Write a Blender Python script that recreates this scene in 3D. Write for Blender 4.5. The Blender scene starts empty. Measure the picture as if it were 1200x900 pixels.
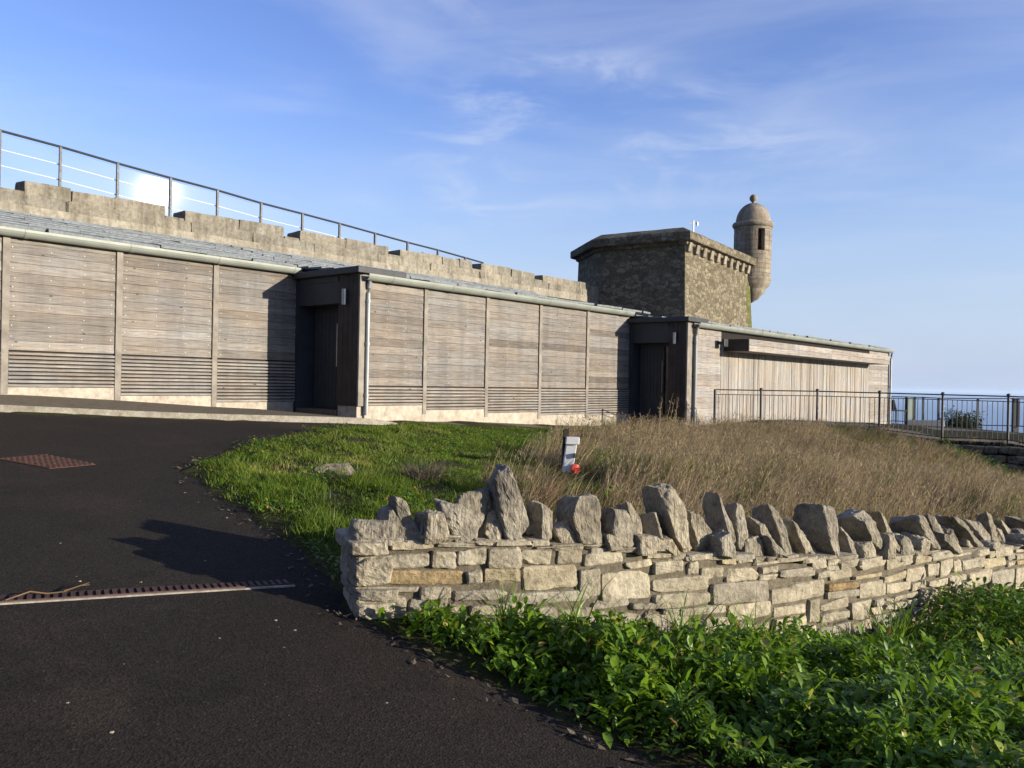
import bpy, bmesh, math, random
import numpy as np
from mathutils import Vector, Matrix, noise

random.seed(7)
RNG = np.random.default_rng(7)
scene = bpy.context.scene
COL = scene.collection

# ---------------------------------------------------------------- camera
F_PX = 970.0                      # focal length in pixels of the 1200 px wide photograph
CAM = Vector((0.0, 0.0, 1.55))
cam_d = bpy.data.cameras.new('camera')
cam_o = bpy.data.objects.new('camera', cam_d)
COL.objects.link(cam_o)
cam_d.sensor_width = 36.0
cam_d.lens = 36.0 * F_PX / 1200.0
cam_d.clip_start = 0.05
cam_d.clip_end = 120000.0
CAM_M = (Matrix.Rotation(math.radians(90 - 0.12), 4, 'X') @ Matrix.Rotation(math.radians(1.15), 4, 'Z'))
cam_o.matrix_world = Matrix.Translation(CAM) @ CAM_M
scene.camera = cam_o

# ---------------------------------------------------------------- sun and sky
SUN_AZ = math.radians(-22.7)      # from +X, counter-clockwise
SUN_EL = math.radians(11.5)
SUN_DIR = Vector((math.cos(SUN_AZ) * math.cos(SUN_EL), math.sin(SUN_AZ) * math.cos(SUN_EL), math.sin(SUN_EL)))
sun_d = bpy.data.lights.new('sun', 'SUN')
sun_d.energy = 5.0
sun_d.angle = math.radians(0.5)
sun_d.color = (1.0, 0.90, 0.74)
sun_o = bpy.data.objects.new('sun', sun_d)
sun_o.rotation_euler = SUN_DIR.to_track_quat('Z', 'Y').to_euler()
COL.objects.link(sun_o)

world = bpy.data.worlds.new('World')
scene.world = world
world.use_nodes = True
wn, wl = world.node_tree.nodes, world.node_tree.links
for n in list(wn):
    wn.remove(n)
w_out = wn.new('ShaderNodeOutputWorld')
w_bg = wn.new('ShaderNodeBackground')
w_bg.inputs['Strength'].default_value = 0.09
sky = wn.new('ShaderNodeTexSky')
sky.sky_type = 'NISHITA'
sky.sun_disc = False
sky.sun_elevation = SUN_EL
sky.sun_rotation = math.pi / 2 - SUN_AZ
sky.altitude = 60
sky.air_density = 1.0
sky.dust_density = 0.4
sky.ozone_density = 2.5
tc = wn.new('ShaderNodeTexCoord')


def wnoise(scale, detail, sc, loc, rough=0.6):
    mp = wn.new('ShaderNodeMapping')
    mp.inputs['Scale'].default_value = sc
    mp.inputs['Location'].default_value = loc
    wl.new(tc.outputs['Generated'], mp.inputs['Vector'])
    nz = wn.new('ShaderNodeTexNoise')
    nz.inputs['Scale'].default_value = scale
    nz.inputs['Detail'].default_value = detail
    nz.inputs['Roughness'].default_value = rough
    nz.inputs['Distortion'].default_value = 0.6
    wl.new(mp.outputs['Vector'], nz.inputs['Vector'])
    return nz.outputs['Fac']


def wmath(op, a, b, clamp=False):
    m = wn.new('ShaderNodeMath')
    m.operation = op
    m.use_clamp = clamp
    for i, v in enumerate((a, b)):
        if isinstance(v, (int, float)):
            m.inputs[i].default_value = v
        else:
            wl.new(v, m.inputs[i])
    return m.outputs[0]


def wrange(v, a, b, c=0.0, d=1.0):
    m = wn.new('ShaderNodeMapRange')
    m.interpolation_type = 'SMOOTHSTEP'
    wl.new(v, m.inputs[0])
    for i, x in enumerate((a, b, c, d)):
        m.inputs[i + 1].default_value = x
    return m.outputs[0]


big = wrange(wnoise(1.6, 2, (1, 1, 2.2), (0.4, 2.7, 0.2)), 0.42, 0.72)
wisp = wrange(wnoise(7.0, 9, (1.0, 1.0, 3.2), (3.1, 1.2, 0.6), 0.62), 0.44, 0.76)
veil = wrange(wnoise(2.4, 6, (0.8, 0.8, 4.5), (7.0, 0.3, 1.4), 0.55), 0.36, 0.80)
cl = wmath('MULTIPLY', big, wisp)
cl = wmath('ADD', wmath('MULTIPLY', cl, 0.72), wmath('MULTIPLY', veil, 0.32), True)
hsv = wn.new('ShaderNodeHueSaturation')
hsv.inputs['Hue'].default_value = 0.526
hsv.inputs['Saturation'].default_value = 1.12
hsv.inputs['Value'].default_value = 1.5
wl.new(sky.outputs['Color'], hsv.inputs['Color'])
mix = wn.new('ShaderNodeMix')
mix.data_type = 'RGBA'
sepz = wn.new('ShaderNodeSeparateXYZ')
wl.new(tc.outputs['Generated'], sepz.inputs[0])
hz = wmath('MULTIPLY', wrange(sepz.outputs['Z'], 0.0, 0.34, 1.0, 0.0), 0.92)
hmix = wn.new('ShaderNodeMix')
hmix.data_type = 'RGBA'
wl.new(hz, hmix.inputs['Factor'])
wl.new(hsv.outputs['Color'], hmix.inputs['A'])
hmix.inputs['B'].default_value = (2.65, 3.2, 4.5, 1)
wl.new(cl, mix.inputs['Factor'])
wl.new(hmix.outputs['Result'], mix.inputs['A'])
mix.inputs['B'].default_value = (4.2, 4.6, 5.4, 1)
wl.new(mix.outputs['Result'], w_bg.inputs['Color'])
wl.new(w_bg.outputs['Background'], w_out.inputs['Surface'])

scene.view_settings.view_transform = 'Standard'
scene.view_settings.look = 'None'
scene.view_settings.gamma = 1.0
scene.view_settings.use_curve_mapping = False
scene.view_settings.exposure = 1.0
scene.render.engine = 'CYCLES'
scene.cycles.max_bounces = 6
scene.cycles.transparent_max_bounces = 8
scene.cycles.sample_clamp_indirect = 6.0

# ---------------------------------------------------------------- materials


class Mat:
    """Small wrapper that builds a Principled material from noise layers."""

    def __init__(self, name, rough=0.8, spec=0.35, metal=0.0):
        self.m = bpy.data.materials.new(name)
        self.m.use_nodes = True
        self.t = self.m.node_tree
        self.n, self.l = self.t.nodes, self.t.links
        self.b = self.n['Principled BSDF']
        self.b.inputs['Roughness'].default_value = rough
        self.b.inputs['Specular IOR Level'].default_value = spec
        self.b.inputs['Metallic'].default_value = metal
        self.geo = self.n.new('ShaderNodeNewGeometry')
        self.pos = self.geo.outputs['Position']

    def map(self, scale=(1, 1, 1), rot=(0, 0, 0), vec=None):
        mp = self.n.new('ShaderNodeMapping')
        mp.inputs['Scale'].default_value = scale
        mp.inputs['Rotation'].default_value = rot
        self.l.new(vec or self.pos, mp.inputs['Vector'])
        return mp.outputs['Vector']

    def noise(self, scale, detail=4, rough=0.55, vec=None, dist=0.0):
        nz = self.n.new('ShaderNodeTexNoise')
        nz.inputs['Scale'].default_value = scale
        nz.inputs['Detail'].default_value = detail
        nz.inputs['Roughness'].default_value = rough
        nz.inputs['Distortion'].default_value = dist
        self.l.new(vec or self.pos, nz.inputs['Vector'])
        return nz.outputs['Fac']

    def voro(self, scale, feature='F1', vec=None, out='Distance', rnd=1.0):
        v = self.n.new('ShaderNodeTexVoronoi')
        v.feature = feature
        v.inputs['Scale'].default_value = scale
        v.inputs['Randomness'].default_value = rnd
        self.l.new(vec or self.pos, v.inputs['Vector'])
        return v.outputs[out]

    def attr(self, name='rnd'):
        a = self.n.new('ShaderNodeAttribute')
        a.attribute_name = name
        return a.outputs['Fac']

    def ramp(self, v, stops):
        r = self.n.new('ShaderNodeValToRGB')
        el = r.color_ramp.elements
        while len(el) < len(stops):
            el.new(0.5)
        for e, (p, c) in zip(el, stops):
            e.position = p
            e.color = (c[0], c[1], c[2], 1) if not isinstance(c, (int, float)) else (c, c, c, 1)
        self.l.new(v, r.inputs['Fac'])
        return r.outputs['Color']

    def rng(self, v, a, b, c=0.0, d=1.0):
        m = self.n.new('ShaderNodeMapRange')
        self.l.new(v, m.inputs[0])
        for i, x in enumerate((a, b, c, d)):
            m.inputs[i + 1].default_value = x
        return m.outputs[0]

    def mix(self, f, a, b, mode='MIX'):
        m = self.n.new('ShaderNodeMix')
        m.data_type = 'RGBA'
        m.blend_type = mode
        for key, v in (('Factor', f), ('A', a), ('B', b)):
            s = [i for i in m.inputs if i.name == key and (i.type == 'RGBA' or key == 'Factor' and i.type == 'VALUE')][0]
            if isinstance(v, (int, float)):
                s.default_value = v
            elif isinstance(v, tuple):
                s.default_value = (v[0], v[1], v[2], 1)
            else:
                self.l.new(v, s)
        return [o for o in m.outputs if o.type == 'RGBA'][0]

    def math(self, op, a, b=0.0):
        m = self.n.new('ShaderNodeMath')
        m.operation = op
        for i, v in enumerate((a, b)):
            if isinstance(v, (int, float)):
                m.inputs[i].default_value = v
            else:
                self.l.new(v, m.inputs[i])
        return m.outputs[0]

    def color(self, c):
        s = self.b.inputs['Base Color']
        if isinstance(c, tuple):
            s.default_value = (c[0], c[1], c[2], 1)
        else:
            self.l.new(c, s)
        return self

    def rough(self, v):
        self.l.new(v, self.b.inputs['Roughness'])
        return self

    def bump(self, h, strength=0.5, dist=0.02):
        bp = self.n.new('ShaderNodeBump')
        bp.inputs['Strength'].default_value = strength
        bp.inputs['Distance'].default_value = dist
        self.l.new(h, bp.inputs['Height'])
        self.l.new(bp.outputs['Normal'], self.b.inputs['Normal'])
        return self


def plain(name, c, rough=0.6, spec=0.35, metal=0.0, var=0.12, scale=9.0):
    m = Mat(name, rough, spec, metal)
    n = m.noise(scale, 5)
    lo = tuple(x * (1 - var) for x in c)
    hi = tuple(min(1, x * (1 + var)) for x in c)
    m.color(m.ramp(n, [(0.3, lo), (0.7, hi)]))
    m.rough(m.rng(m.noise(scale * 2.7, 3), 0.3, 0.7, rough * 0.9, min(1, rough * 1.1)))
    return m.m


U_ANG = math.radians(40.4)
UV = Vector((math.sin(U_ANG), math.cos(U_ANG), 0))          # along the timber building
NV = Vector((math.cos(U_ANG), -math.sin(U_ANG), 0))         # outward from its face
ROTZ = math.pi / 2 - U_ANG                                   # angle of UV from +X


def timber(name, vertical=False, tone=1.0):
    m = Mat(name, 0.85, 0.2)
    v = m.map((1, 1, 1), (0, 0, -ROTZ))
    st = m.map((14, 14, 0.7) if vertical else (0.9, 8, 22), (0, 0, 0), v)
    grain = m.noise(2.2, 7, 0.7, st, 0.6)
    blot = m.noise(0.9, 4, 0.6, m.map((1.0, 1, 2.6), (0, 0, 0), v))
    r = m.attr()
    k_ = 1.30 if vertical else 1.06 * tone
    base = m.ramp(r, [(p_, (k_ * c_[0] * .95, k_ * c_[1] * .99, k_ * c_[2] * 1.04)) for p_, c_ in ((0.0, (0.118, 0.102, 0.086)), (0.3, (0.170, 0.152, 0.132)), (0.65, (0.205, 0.187, 0.165)), (1.0, (0.255, 0.236, 0.210)))])
    streak = m.noise(3.0, 6, 0.7, m.map((40, 40, 1.2) if vertical else (1.3, 20, 46), (0, 0, 0), v), 0.2)
    damp = m.noise(1.3, 5, 0.65, m.map((3.5, 3.5, 0.5) if not vertical else (5, 5, 0.4), (0, 0, 0), v))
    gr = m.ramp(grain, [(0.28, (0.50, 0.47, 0.44)), (0.55, (0.95, 0.95, 0.95)), (0.75, (1.12, 1.12, 1.12))])
    c = m.mix(1.0, base, gr, 'MULTIPLY')
    c = m.mix(1.0, c, m.ramp(streak, [(0.32, (0.52, 0.51, 0.51)), (0.5, (0.97, 0.97, 0.97)), (0.68, (1.2, 1.19, 1.18))]), 'MULTIPLY')
    c = m.mix(1.0, c, m.ramp(damp, [(0.34, (0.84, 0.83, 0.84)), (0.6, (1.05, 1.04, 1.03))]), 'MULTIPLY')
    warm = m.ramp(blot, [(0.35, (1.06, 0.97, 0.88)), (0.62, (0.98, 1.0, 1.02))])
    c = m.mix(1.0, c, warm, 'MULTIPLY')
    knots = m.voro(2.4, 'F1', m.map((1.0, 1, 2.2), (0, 0, 0), v))
    kn = m.rng(knots, 0.035, 0.085, 0.22, 1.0)
    c = m.mix(1.0, c, m.ramp(kn, [(0.0, (0.0, 0.0, 0.0)), (1.0, (1, 1, 1))]), 'MULTIPLY')
    m.color(c)
    m.bump(grain, 0.35, 0.006)
    return m.m


def stone_mat(name, dark, mid, light, scale=1.0, rnd=False, lichen=0.5, bump=0.6, dist=0.02, streaks=False, layers=False):
    m = Mat(name, 0.92, 0.15)
    a = m.noise(3.2 * scale, 8, 0.65)
    b = m.noise(17 * scale, 6, 0.7)
    c = m.ramp(a, [(0.30, dark), (0.5, mid), (0.70, light)])
    c = m.mix(1.0, c, m.ramp(b, [(0.3, (0.62, 0.61, 0.60)), (0.55, (1, 1, 1)), (0.75, (1.18, 1.18, 1.17))]), 'MULTIPLY')
    if rnd:
        r = m.attr()
        c = m.mix(1.0, c, m.ramp(r, [(0.0, (0.74, 0.72, 0.70)), (0.18, (0.93, 0.93, 0.94)), (0.45, (1.0, 0.98, 0.93)), (0.62, (1.16, 1.14, 1.10)), (0.88, (1.06, 1.0, 0.86)), (0.965, (1.0, 0.89, 0.68)), (1.0, (0.82, 0.64, 0.42))]), 'MULTIPLY')
    if streaks:
        sk = m.noise(1.6, 6, 0.7, m.map((3.2, 3.2, 0.35)))
        c = m.mix(1.0, c, m.ramp(sk, [(0.34, (0.60, 0.58, 0.57)), (0.54, (1.0, 1.0, 1.0)), (0.72, (1.10, 1.09, 1.07))]), 'MULTIPLY')
    if lichen:
        li = m.rng(m.noise(6.5 * scale, 6, 0.7), 0.60, 0.72, 0, lichen)
        c = m.mix(li, c, (0.34, 0.33, 0.28))
        lg = m.rng(m.noise(4.1 * scale, 5, 0.7, m.map((1, 1, 1), (0.5, 0.2, 0.9))), 0.60, 0.75, 0, lichen * 0.8)
        c = m.mix(lg, c, (0.13, 0.12, 0.05))
    m.color(c)
    h = m.math('ADD', m.math('MULTIPLY', a, 0.6), m.math('MULTIPLY', b, 0.5))
    if layers:
        ly = m.noise(2.4, 5, 0.65, m.map((22, 5, 3.5), (0.2, -0.35, 0.5)), 0.5)
        h = m.math('ADD', h, m.math('MULTIPLY', ly, 0.8))
        fine = m.noise(70 * scale, 4, 0.7)
        h = m.math('ADD', h, m.math('MULTIPLY', fine, 0.22))
    m.bump(h, bump, dist)
    return m.m


MT = {}
MT['timber'] = timber('weathered_larch')
MT['timber_v'] = timber('weathered_larch_vertical', True)
MT['timber_pale'] = timber('pale_larch', False, 1.28)
MT['batten'] = plain('larch_batten', (0.1845, 0.1664, 0.1418), 0.85, 0.2, 0, 0.28, 5)
MT['gap'] = plain('dark_backing', (0.02, 0.018, 0.016), 0.9, 0.1)  # near-black colour for surfaces behind boards, slates, slit and grating
MT['nail'] = plain('nail_head', (0.3850, 0.3640, 0.3290), 0.5, 0.4)
MT['plinth'] = stone_mat('pale_plinth_stone', (0.2852, 0.2542, 0.1984), (0.3348, 0.2976, 0.2418), (0.3720, 0.3348, 0.2728), 0.5, False, 0.0, 0.2, 0.01)
MT['gutter'] = plain('galvanised_gutter', (0.2025, 0.2175, 0.1913), 0.5, 0.4, 0.15, 0.14, 3)
MT['pipe'] = plain('grey_pipe', (0.2100, 0.2240, 0.2310), 0.45, 0.4, 0.3, 0.12, 4)
MT['anthracite'] = plain('anthracite_cladding', (0.0315, 0.0338, 0.0398), 0.55, 0.3, 0, 0.2, 4)
MT['darkwood_and_shade'] = plain('stained_boards_and_shade', (0.0375, 0.0300, 0.0255), 0.7, 0.25, 0, 0.35, 4)  # dark boards; also the painted shade on the hood's left end
MT['steel'] = plain('brushed_steel', (0.3600, 0.3600, 0.3600), 0.35, 0.5, 0.9, 0.1)
MT['black_metal'] = plain('black_painted_steel', (0.020, 0.022, 0.026), 0.5, 0.4, 0, 0.2)
MT['slate'] = stone_mat('stone_slates', (0.1258, 0.1401, 0.1490), (0.1601, 0.1759, 0.1863), (0.1944, 0.2117, 0.2173), 1.2, False, 0.2, 0.4, 0.015)
MT['parapet'] = stone_mat('parapet_limestone', (0.1432, 0.1315, 0.1080), (0.1974, 0.1831, 0.1520), (0.2477, 0.2332, 0.1984), 0.8, True, 0.35, 0.8, 0.03, True)
MT['flash'] = stone_mat('pale_render', (0.1944, 0.1750, 0.1361), (0.2462, 0.2236, 0.1782), (0.2851, 0.2624, 0.2138), 0.6, False, 0.15, 0.3, 0.02, True)
MT['rock'] = stone_mat('purbeck_limestone', (0.1816, 0.1580, 0.1166), (0.2972, 0.2671, 0.2054), (0.4073, 0.3729, 0.2942), 1.9, True, 0.35, 1.0, 0.03)
MT['mortar'] = stone_mat('earthy_mortar', (0.0840, 0.0700, 0.0490), (0.1190, 0.1015, 0.0735), (0.1540, 0.1330, 0.0980), 3, False, 0.3, 0.9, 0.02)
MT['coping'] = stone_mat('weathered_coping_limestone', (0.115, 0.104, 0.084), (0.285, 0.255, 0.198), (0.42, 0.378, 0.295), 1.5, True, 0.5, 1.0, 0.035, False, True)
MT['turret'] = stone_mat('turret_ashlar', (0.1828, 0.1564, 0.1227), (0.2322, 0.2038, 0.1643), (0.2816, 0.2522, 0.2080), 0.9, True, 0.3, 0.45, 0.02, True)
MT['white'] = plain('white_plastic', (0.5850, 0.5850, 0.5700), 0.4, 0.5, 0, 0.06)
MT['red'] = plain('red_reflector', (0.6000, 0.0280, 0.0160), 0.3, 0.5, 0, 0.08)
MT['stake'] = plain('dark_stake', (0.045, 0.033, 0.025), 0.85, 0.2, 0, 0.35)
MT['rust'] = plain('rusted_iron', (0.0552, 0.0264, 0.0192), 0.8, 0.3, 0, 0.4, 18)
MT['kerb'] = stone_mat('kerb_concrete', (0.1650, 0.1485, 0.1155), (0.2530, 0.2310, 0.1870), (0.3135, 0.2915, 0.2420), 2.2, False, 0.3, 0.4, 0.01)
MT['pave'] = stone_mat('gravel_pavement', (0.0900, 0.0750, 0.0540), (0.1260, 0.1050, 0.0750), (0.1560, 0.1320, 0.0960), 3.0, False, 0.1, 0.5, 0.01)
MT['terrace'] = stone_mat('terrace_concrete', (0.0952, 0.0868, 0.0756), (0.1232, 0.1120, 0.0980), (0.1512, 0.1400, 0.1232), 2.0, False, 0.1, 0.3, 0.01)
MT['twig'] = plain('dry_twig', (0.1200, 0.0750, 0.0400), 0.9, 0.2, 0, 0.2)
MT['cream'] = plain('cream_paint', (0.5994, 0.5670, 0.4698), 0.6, 0.3, 0, 0.08)
MT['bark'] = plain('bark', (0.09, 0.07, 0.05), 0.9, 0.2, 0, 0.3)
MT['darkglass'] = plain('dark_glazing', (0.012, 0.015, 0.02), 0.08, 0.6, 0, 0.1)
MT['palegreen'] = plain('pale_green_paint', (0.2520, 0.3000, 0.2640), 0.6, 0.3, 0, 0.08)


def tower_mat(name, moss):
    m = Mat(name, 0.92, 0.15)
    v = m.map((1, 1, 1), (0, 0, -math.atan2(.83, .56)))
    wob = m.noise(1.4, 3)
    vv = m.n.new('ShaderNodeVectorMath')
    vv.operation = 'ADD'
    m.l.new(v, vv.inputs[0])
    sc = m.n.new('ShaderNodeVectorMath')
    sc.operation = 'SCALE'
    nz = m.n.new('ShaderNodeTexNoise')
    nz.inputs['Scale'].default_value = 2.2
    m.l.new(v, nz.inputs['Vector'])
    m.l.new(nz.outputs['Color'], sc.inputs[0])
    sc.inputs['Scale'].default_value = 0.18
    m.l.new(sc.outputs[0], vv.inputs[1])
    st = m.map((1.0, 1.0, 2.1), (0, 0, 0), vv.outputs[0])
    edge = m.voro(3.6, 'DISTANCE_TO_EDGE', st, 'Distance', 0.85)
    cell = m.voro(3.6, 'F1', st, 'Color', 0.85)
    c = m.ramp(cell, [(0.15, (0.1080, 0.0904, 0.0592)), (0.5, (0.1600, 0.1376, 0.0920)), (0.85, (0.2200, 0.1920, 0.1360))])
    b = m.noise(9, 8, 0.7)
    c = m.mix(1.0, c, m.ramp(b, [(0.3, (0.42, 0.41, 0.39)), (0.52, (0.86, 0.86, 0.86)), (0.72, (1.3, 1.28, 1.22))]), 'MULTIPLY')
    jt = m.rng(edge, 0.015, 0.08, 0, 1)
    c = m.mix(jt, (0.075, 0.063, 0.045), c)
    li = m.rng(m.noise(1.5, 6, 0.7), 0.62, 0.75, 0, 0.6)
    c = m.mix(li, c, (0.26, 0.245, 0.195))
    if moss:
        c = m.mix(m.rng(m.noise(2.6, 5, 0.7), 0.35, 0.6, 0.25, 0.95), c, (0.075, 0.09, 0.014))
    m.color(c)
    h = m.math('ADD', m.math('MULTIPLY', jt, 0.7), b)
    m.bump(h, 0.5, 0.03)
    return m.m


MT['tower'] = tower_mat('tower_rubble_stone', False)
MT['moss'] = tower_mat('mossy_rubble_stone', True)


def asphalt():
    m = Mat('asphalt', 0.95, 0.10)
    big = m.noise(0.45, 4, 0.6)
    fine = m.noise(120, 3, 0.7)
    c = m.ramp(big, [(0.3, (0.0167, 0.0136, 0.0112)), (0.7, (0.0260, 0.0217, 0.0174))])
    c = m.mix(m.rng(m.noise(1.7, 6, 0.7), 0.56, 0.66, 0, 0.45), c, (0.012, 0.010, 0.009))
    c = m.mix(m.rng(m.noise(0.8, 5, 0.7, m.map((1, 1, 1), (0.3, 0.1, 0.7))), 0.52, 0.66, 0, 0.6), c, (0.040, 0.031, 0.022))
    agg = m.voro(95, 'F1', None, 'Color')
    c = m.mix(1.0, c, m.ramp(agg, [(0.05, (0.45, 0.45, 0.45)), (0.5, (1, 1, 1)), (0.88, (1.35, 1.3, 1.25)), (0.985, (2.6, 2.4, 2.1))]), 'MULTIPLY')
    sp = m.rng(m.voro(9, 'F1'), 0.012, 0.022, 1, 0)
    c = m.mix(m.math('MULTIPLY', sp, 0.8), c, (0.10, 0.09, 0.07))
    m.color(c)
    dist = m.voro(95, 'F1')
    h = m.math('ADD', m.math('MULTIPLY', dist, 0.8), m.math('ADD', m.math('MULTIPLY', fine, 0.3), m.math('MULTIPLY', m.noise(3, 3), 1.2)))
    m.bump(h, 0.55, 0.006)
    return m.m


def soil():
    m = Mat('soil_and_turf', 0.95, 0.1)
    a = m.noise(1.1, 6, 0.65)
    b = m.noise(23, 5, 0.7)
    c = m.ramp(a, [(0.3, (0.0312, 0.0228, 0.0144)), (0.5, (0.0300, 0.0312, 0.0108)), (0.68, (0.0450, 0.0492, 0.0150))])
    c = m.mix(1.0, c, m.ramp(b, [(0.3, (0.5, 0.5, 0.5)), (0.7, (1.4, 1.35, 1.25))]), 'MULTIPLY')
    m.color(c)
    m.bump(b, 0.8, 0.03)
    return m.m


def foliage(name, stops, rough=0.55, spec=0.35, trans=0.35, boost=1.0):
    m = Mat(name, rough, spec)
    r = m.attr()
    c = m.ramp(r, stops)
    p = m.noise(2.2, 4)
    c = m.mix(1.0, c, m.ramp(p, [(0.3, (0.78, 0.80, 0.75)), (0.7, (1.2, 1.18, 1.1))]), 'MULTIPLY')
    m.color(c)
    tr = m.n.new('ShaderNodeBsdfTranslucent')
    m.l.new(c, tr.inputs['Color'])
    mx = m.n.new('ShaderNodeMixShader')
    mx.inputs[0].default_value = trans
    m.l.new(m.b.outputs[0], mx.inputs[1])
    m.l.new(tr.outputs[0], mx.inputs[2])
    m.l.new(mx.outputs[0], m.n['Material Output'].inputs['Surface'])
    return m.m


MT['asphalt'] = asphalt()
MT['soil'] = soil()
MT['lawn'] = foliage('lawn_grass', [(0.0, (0.0542, 0.0951, 0.0062)), (0.5, (0.0969, 0.1573, 0.0098)), (0.85, (0.1550, 0.1986, 0.0184)), (0.96, (0.2480, 0.2317, 0.0614)), (1.0, (0.2945, 0.2483, 0.0921))], 0.5, 0.35, 0.45)
MT['dry'] = foliage('dry_grass_blades', [(0.0, (0.0591, 0.0882, 0.0117)), (0.22, (0.1133, 0.1275, 0.0215)), (0.34, (0.1873, 0.1373, 0.0702)), (0.62, (0.3252, 0.2500, 0.1462)), (0.85, (0.4534, 0.3676, 0.2387)), (1.0, (0.1971, 0.1127, 0.0780))], 0.7, 0.2, 0.45)
MT['leaf'] = foliage('ground_cover_leaf', [(0.0, (0.0480, 0.1004, 0.0063)), (0.45, (0.1014, 0.1901, 0.0110)), (0.80, (0.1599, 0.2640, 0.0157)), (0.93, (0.2344, 0.2957, 0.0315)), (0.97, (0.3410, 0.2851, 0.0629)), (1.0, (0.2344, 0.1162, 0.0394))], 0.42, 0.35, 0.42)
MT['bush'] = foliage('bush_leaf', [(0.0, (0.0210, 0.0350, 0.0084)), (0.6, (0.0420, 0.0595, 0.0140)), (1.0, (0.0700, 0.0840, 0.0210))], 0.5, 0.4, 0.25)
MT['deadplant'] = foliage('dead_plant', [(0.0, (0.0720, 0.0570, 0.0480)), (0.6, (0.1260, 0.1020, 0.0840)), (1.0, (0.1800, 0.1380, 0.0900))], 0.8, 0.2, 0.2)


def glass():
    m = bpy.data.materials.new('balustrade_glass')
    m.use_nodes = True
    n, l = m.node_tree.nodes, m.node_tree.links
    n.remove(n['Principled BSDF'])
    t = n.new('ShaderNodeBsdfTransparent')
    t.inputs[0].default_value = (0.90, 0.95, 0.97, 1)
    g = n.new('ShaderNodeBsdfGlossy')
    g.inputs['Roughness'].default_value = 0.018
    f = n.new('ShaderNodeFresnel')
    f.inputs[0].default_value = 1.5
    mth = n.new('ShaderNodeMath')
    mth.operation = 'MULTIPLY_ADD'
    l.new(f.outputs[0], mth.inputs[0])
    mth.inputs[1].default_value = 1.0
    mth.inputs[2].default_value = 0.05
    mx = n.new('ShaderNodeMixShader')
    l.new(mth.outputs[0], mx.inputs[0])
    l.new(t.outputs[0], mx.inputs[1])
    l.new(g.outputs[0], mx.inputs[2])
    l.new(mx.outputs[0], n['Material Output'].inputs['Surface'])
    return m


MT['glass'] = glass()


def sea_mat():
    m = Mat('sea_water', 0.30, 0.5)
    m.color(m.ramp(m.noise(0.004, 3), [(0.3, (0.045, 0.12, 0.24)), (0.7, (0.06, 0.15, 0.28))]))
    m.bump(m.noise(0.25, 6, 0.6), 0.4, 0.6)
    return m.m


MT['sea'] = sea_mat()

# ---------------------------------------------------------------- scene helpers


def tag(o, label=None, cat=None, group=None, kind=None):
    if label:
        o['label'] = label
    if cat:
        o['category'] = cat
    if group:
        o['group'] = group
    if kind:
        o['kind'] = kind
    return o


def thing(name, label, cat, loc=(0, 0, 0), group=None):
    o = bpy.data.objects.new(name, None)
    o.empty_display_size = 0.2
    o.location = loc
    COL.objects.link(o)
    return tag(o, label, cat, group)


def root_loc(p):
    v = Vector((0, 0, 0))
    while p is not None:
        v += Vector(p.location)
        p = p.parent
    return v


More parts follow.
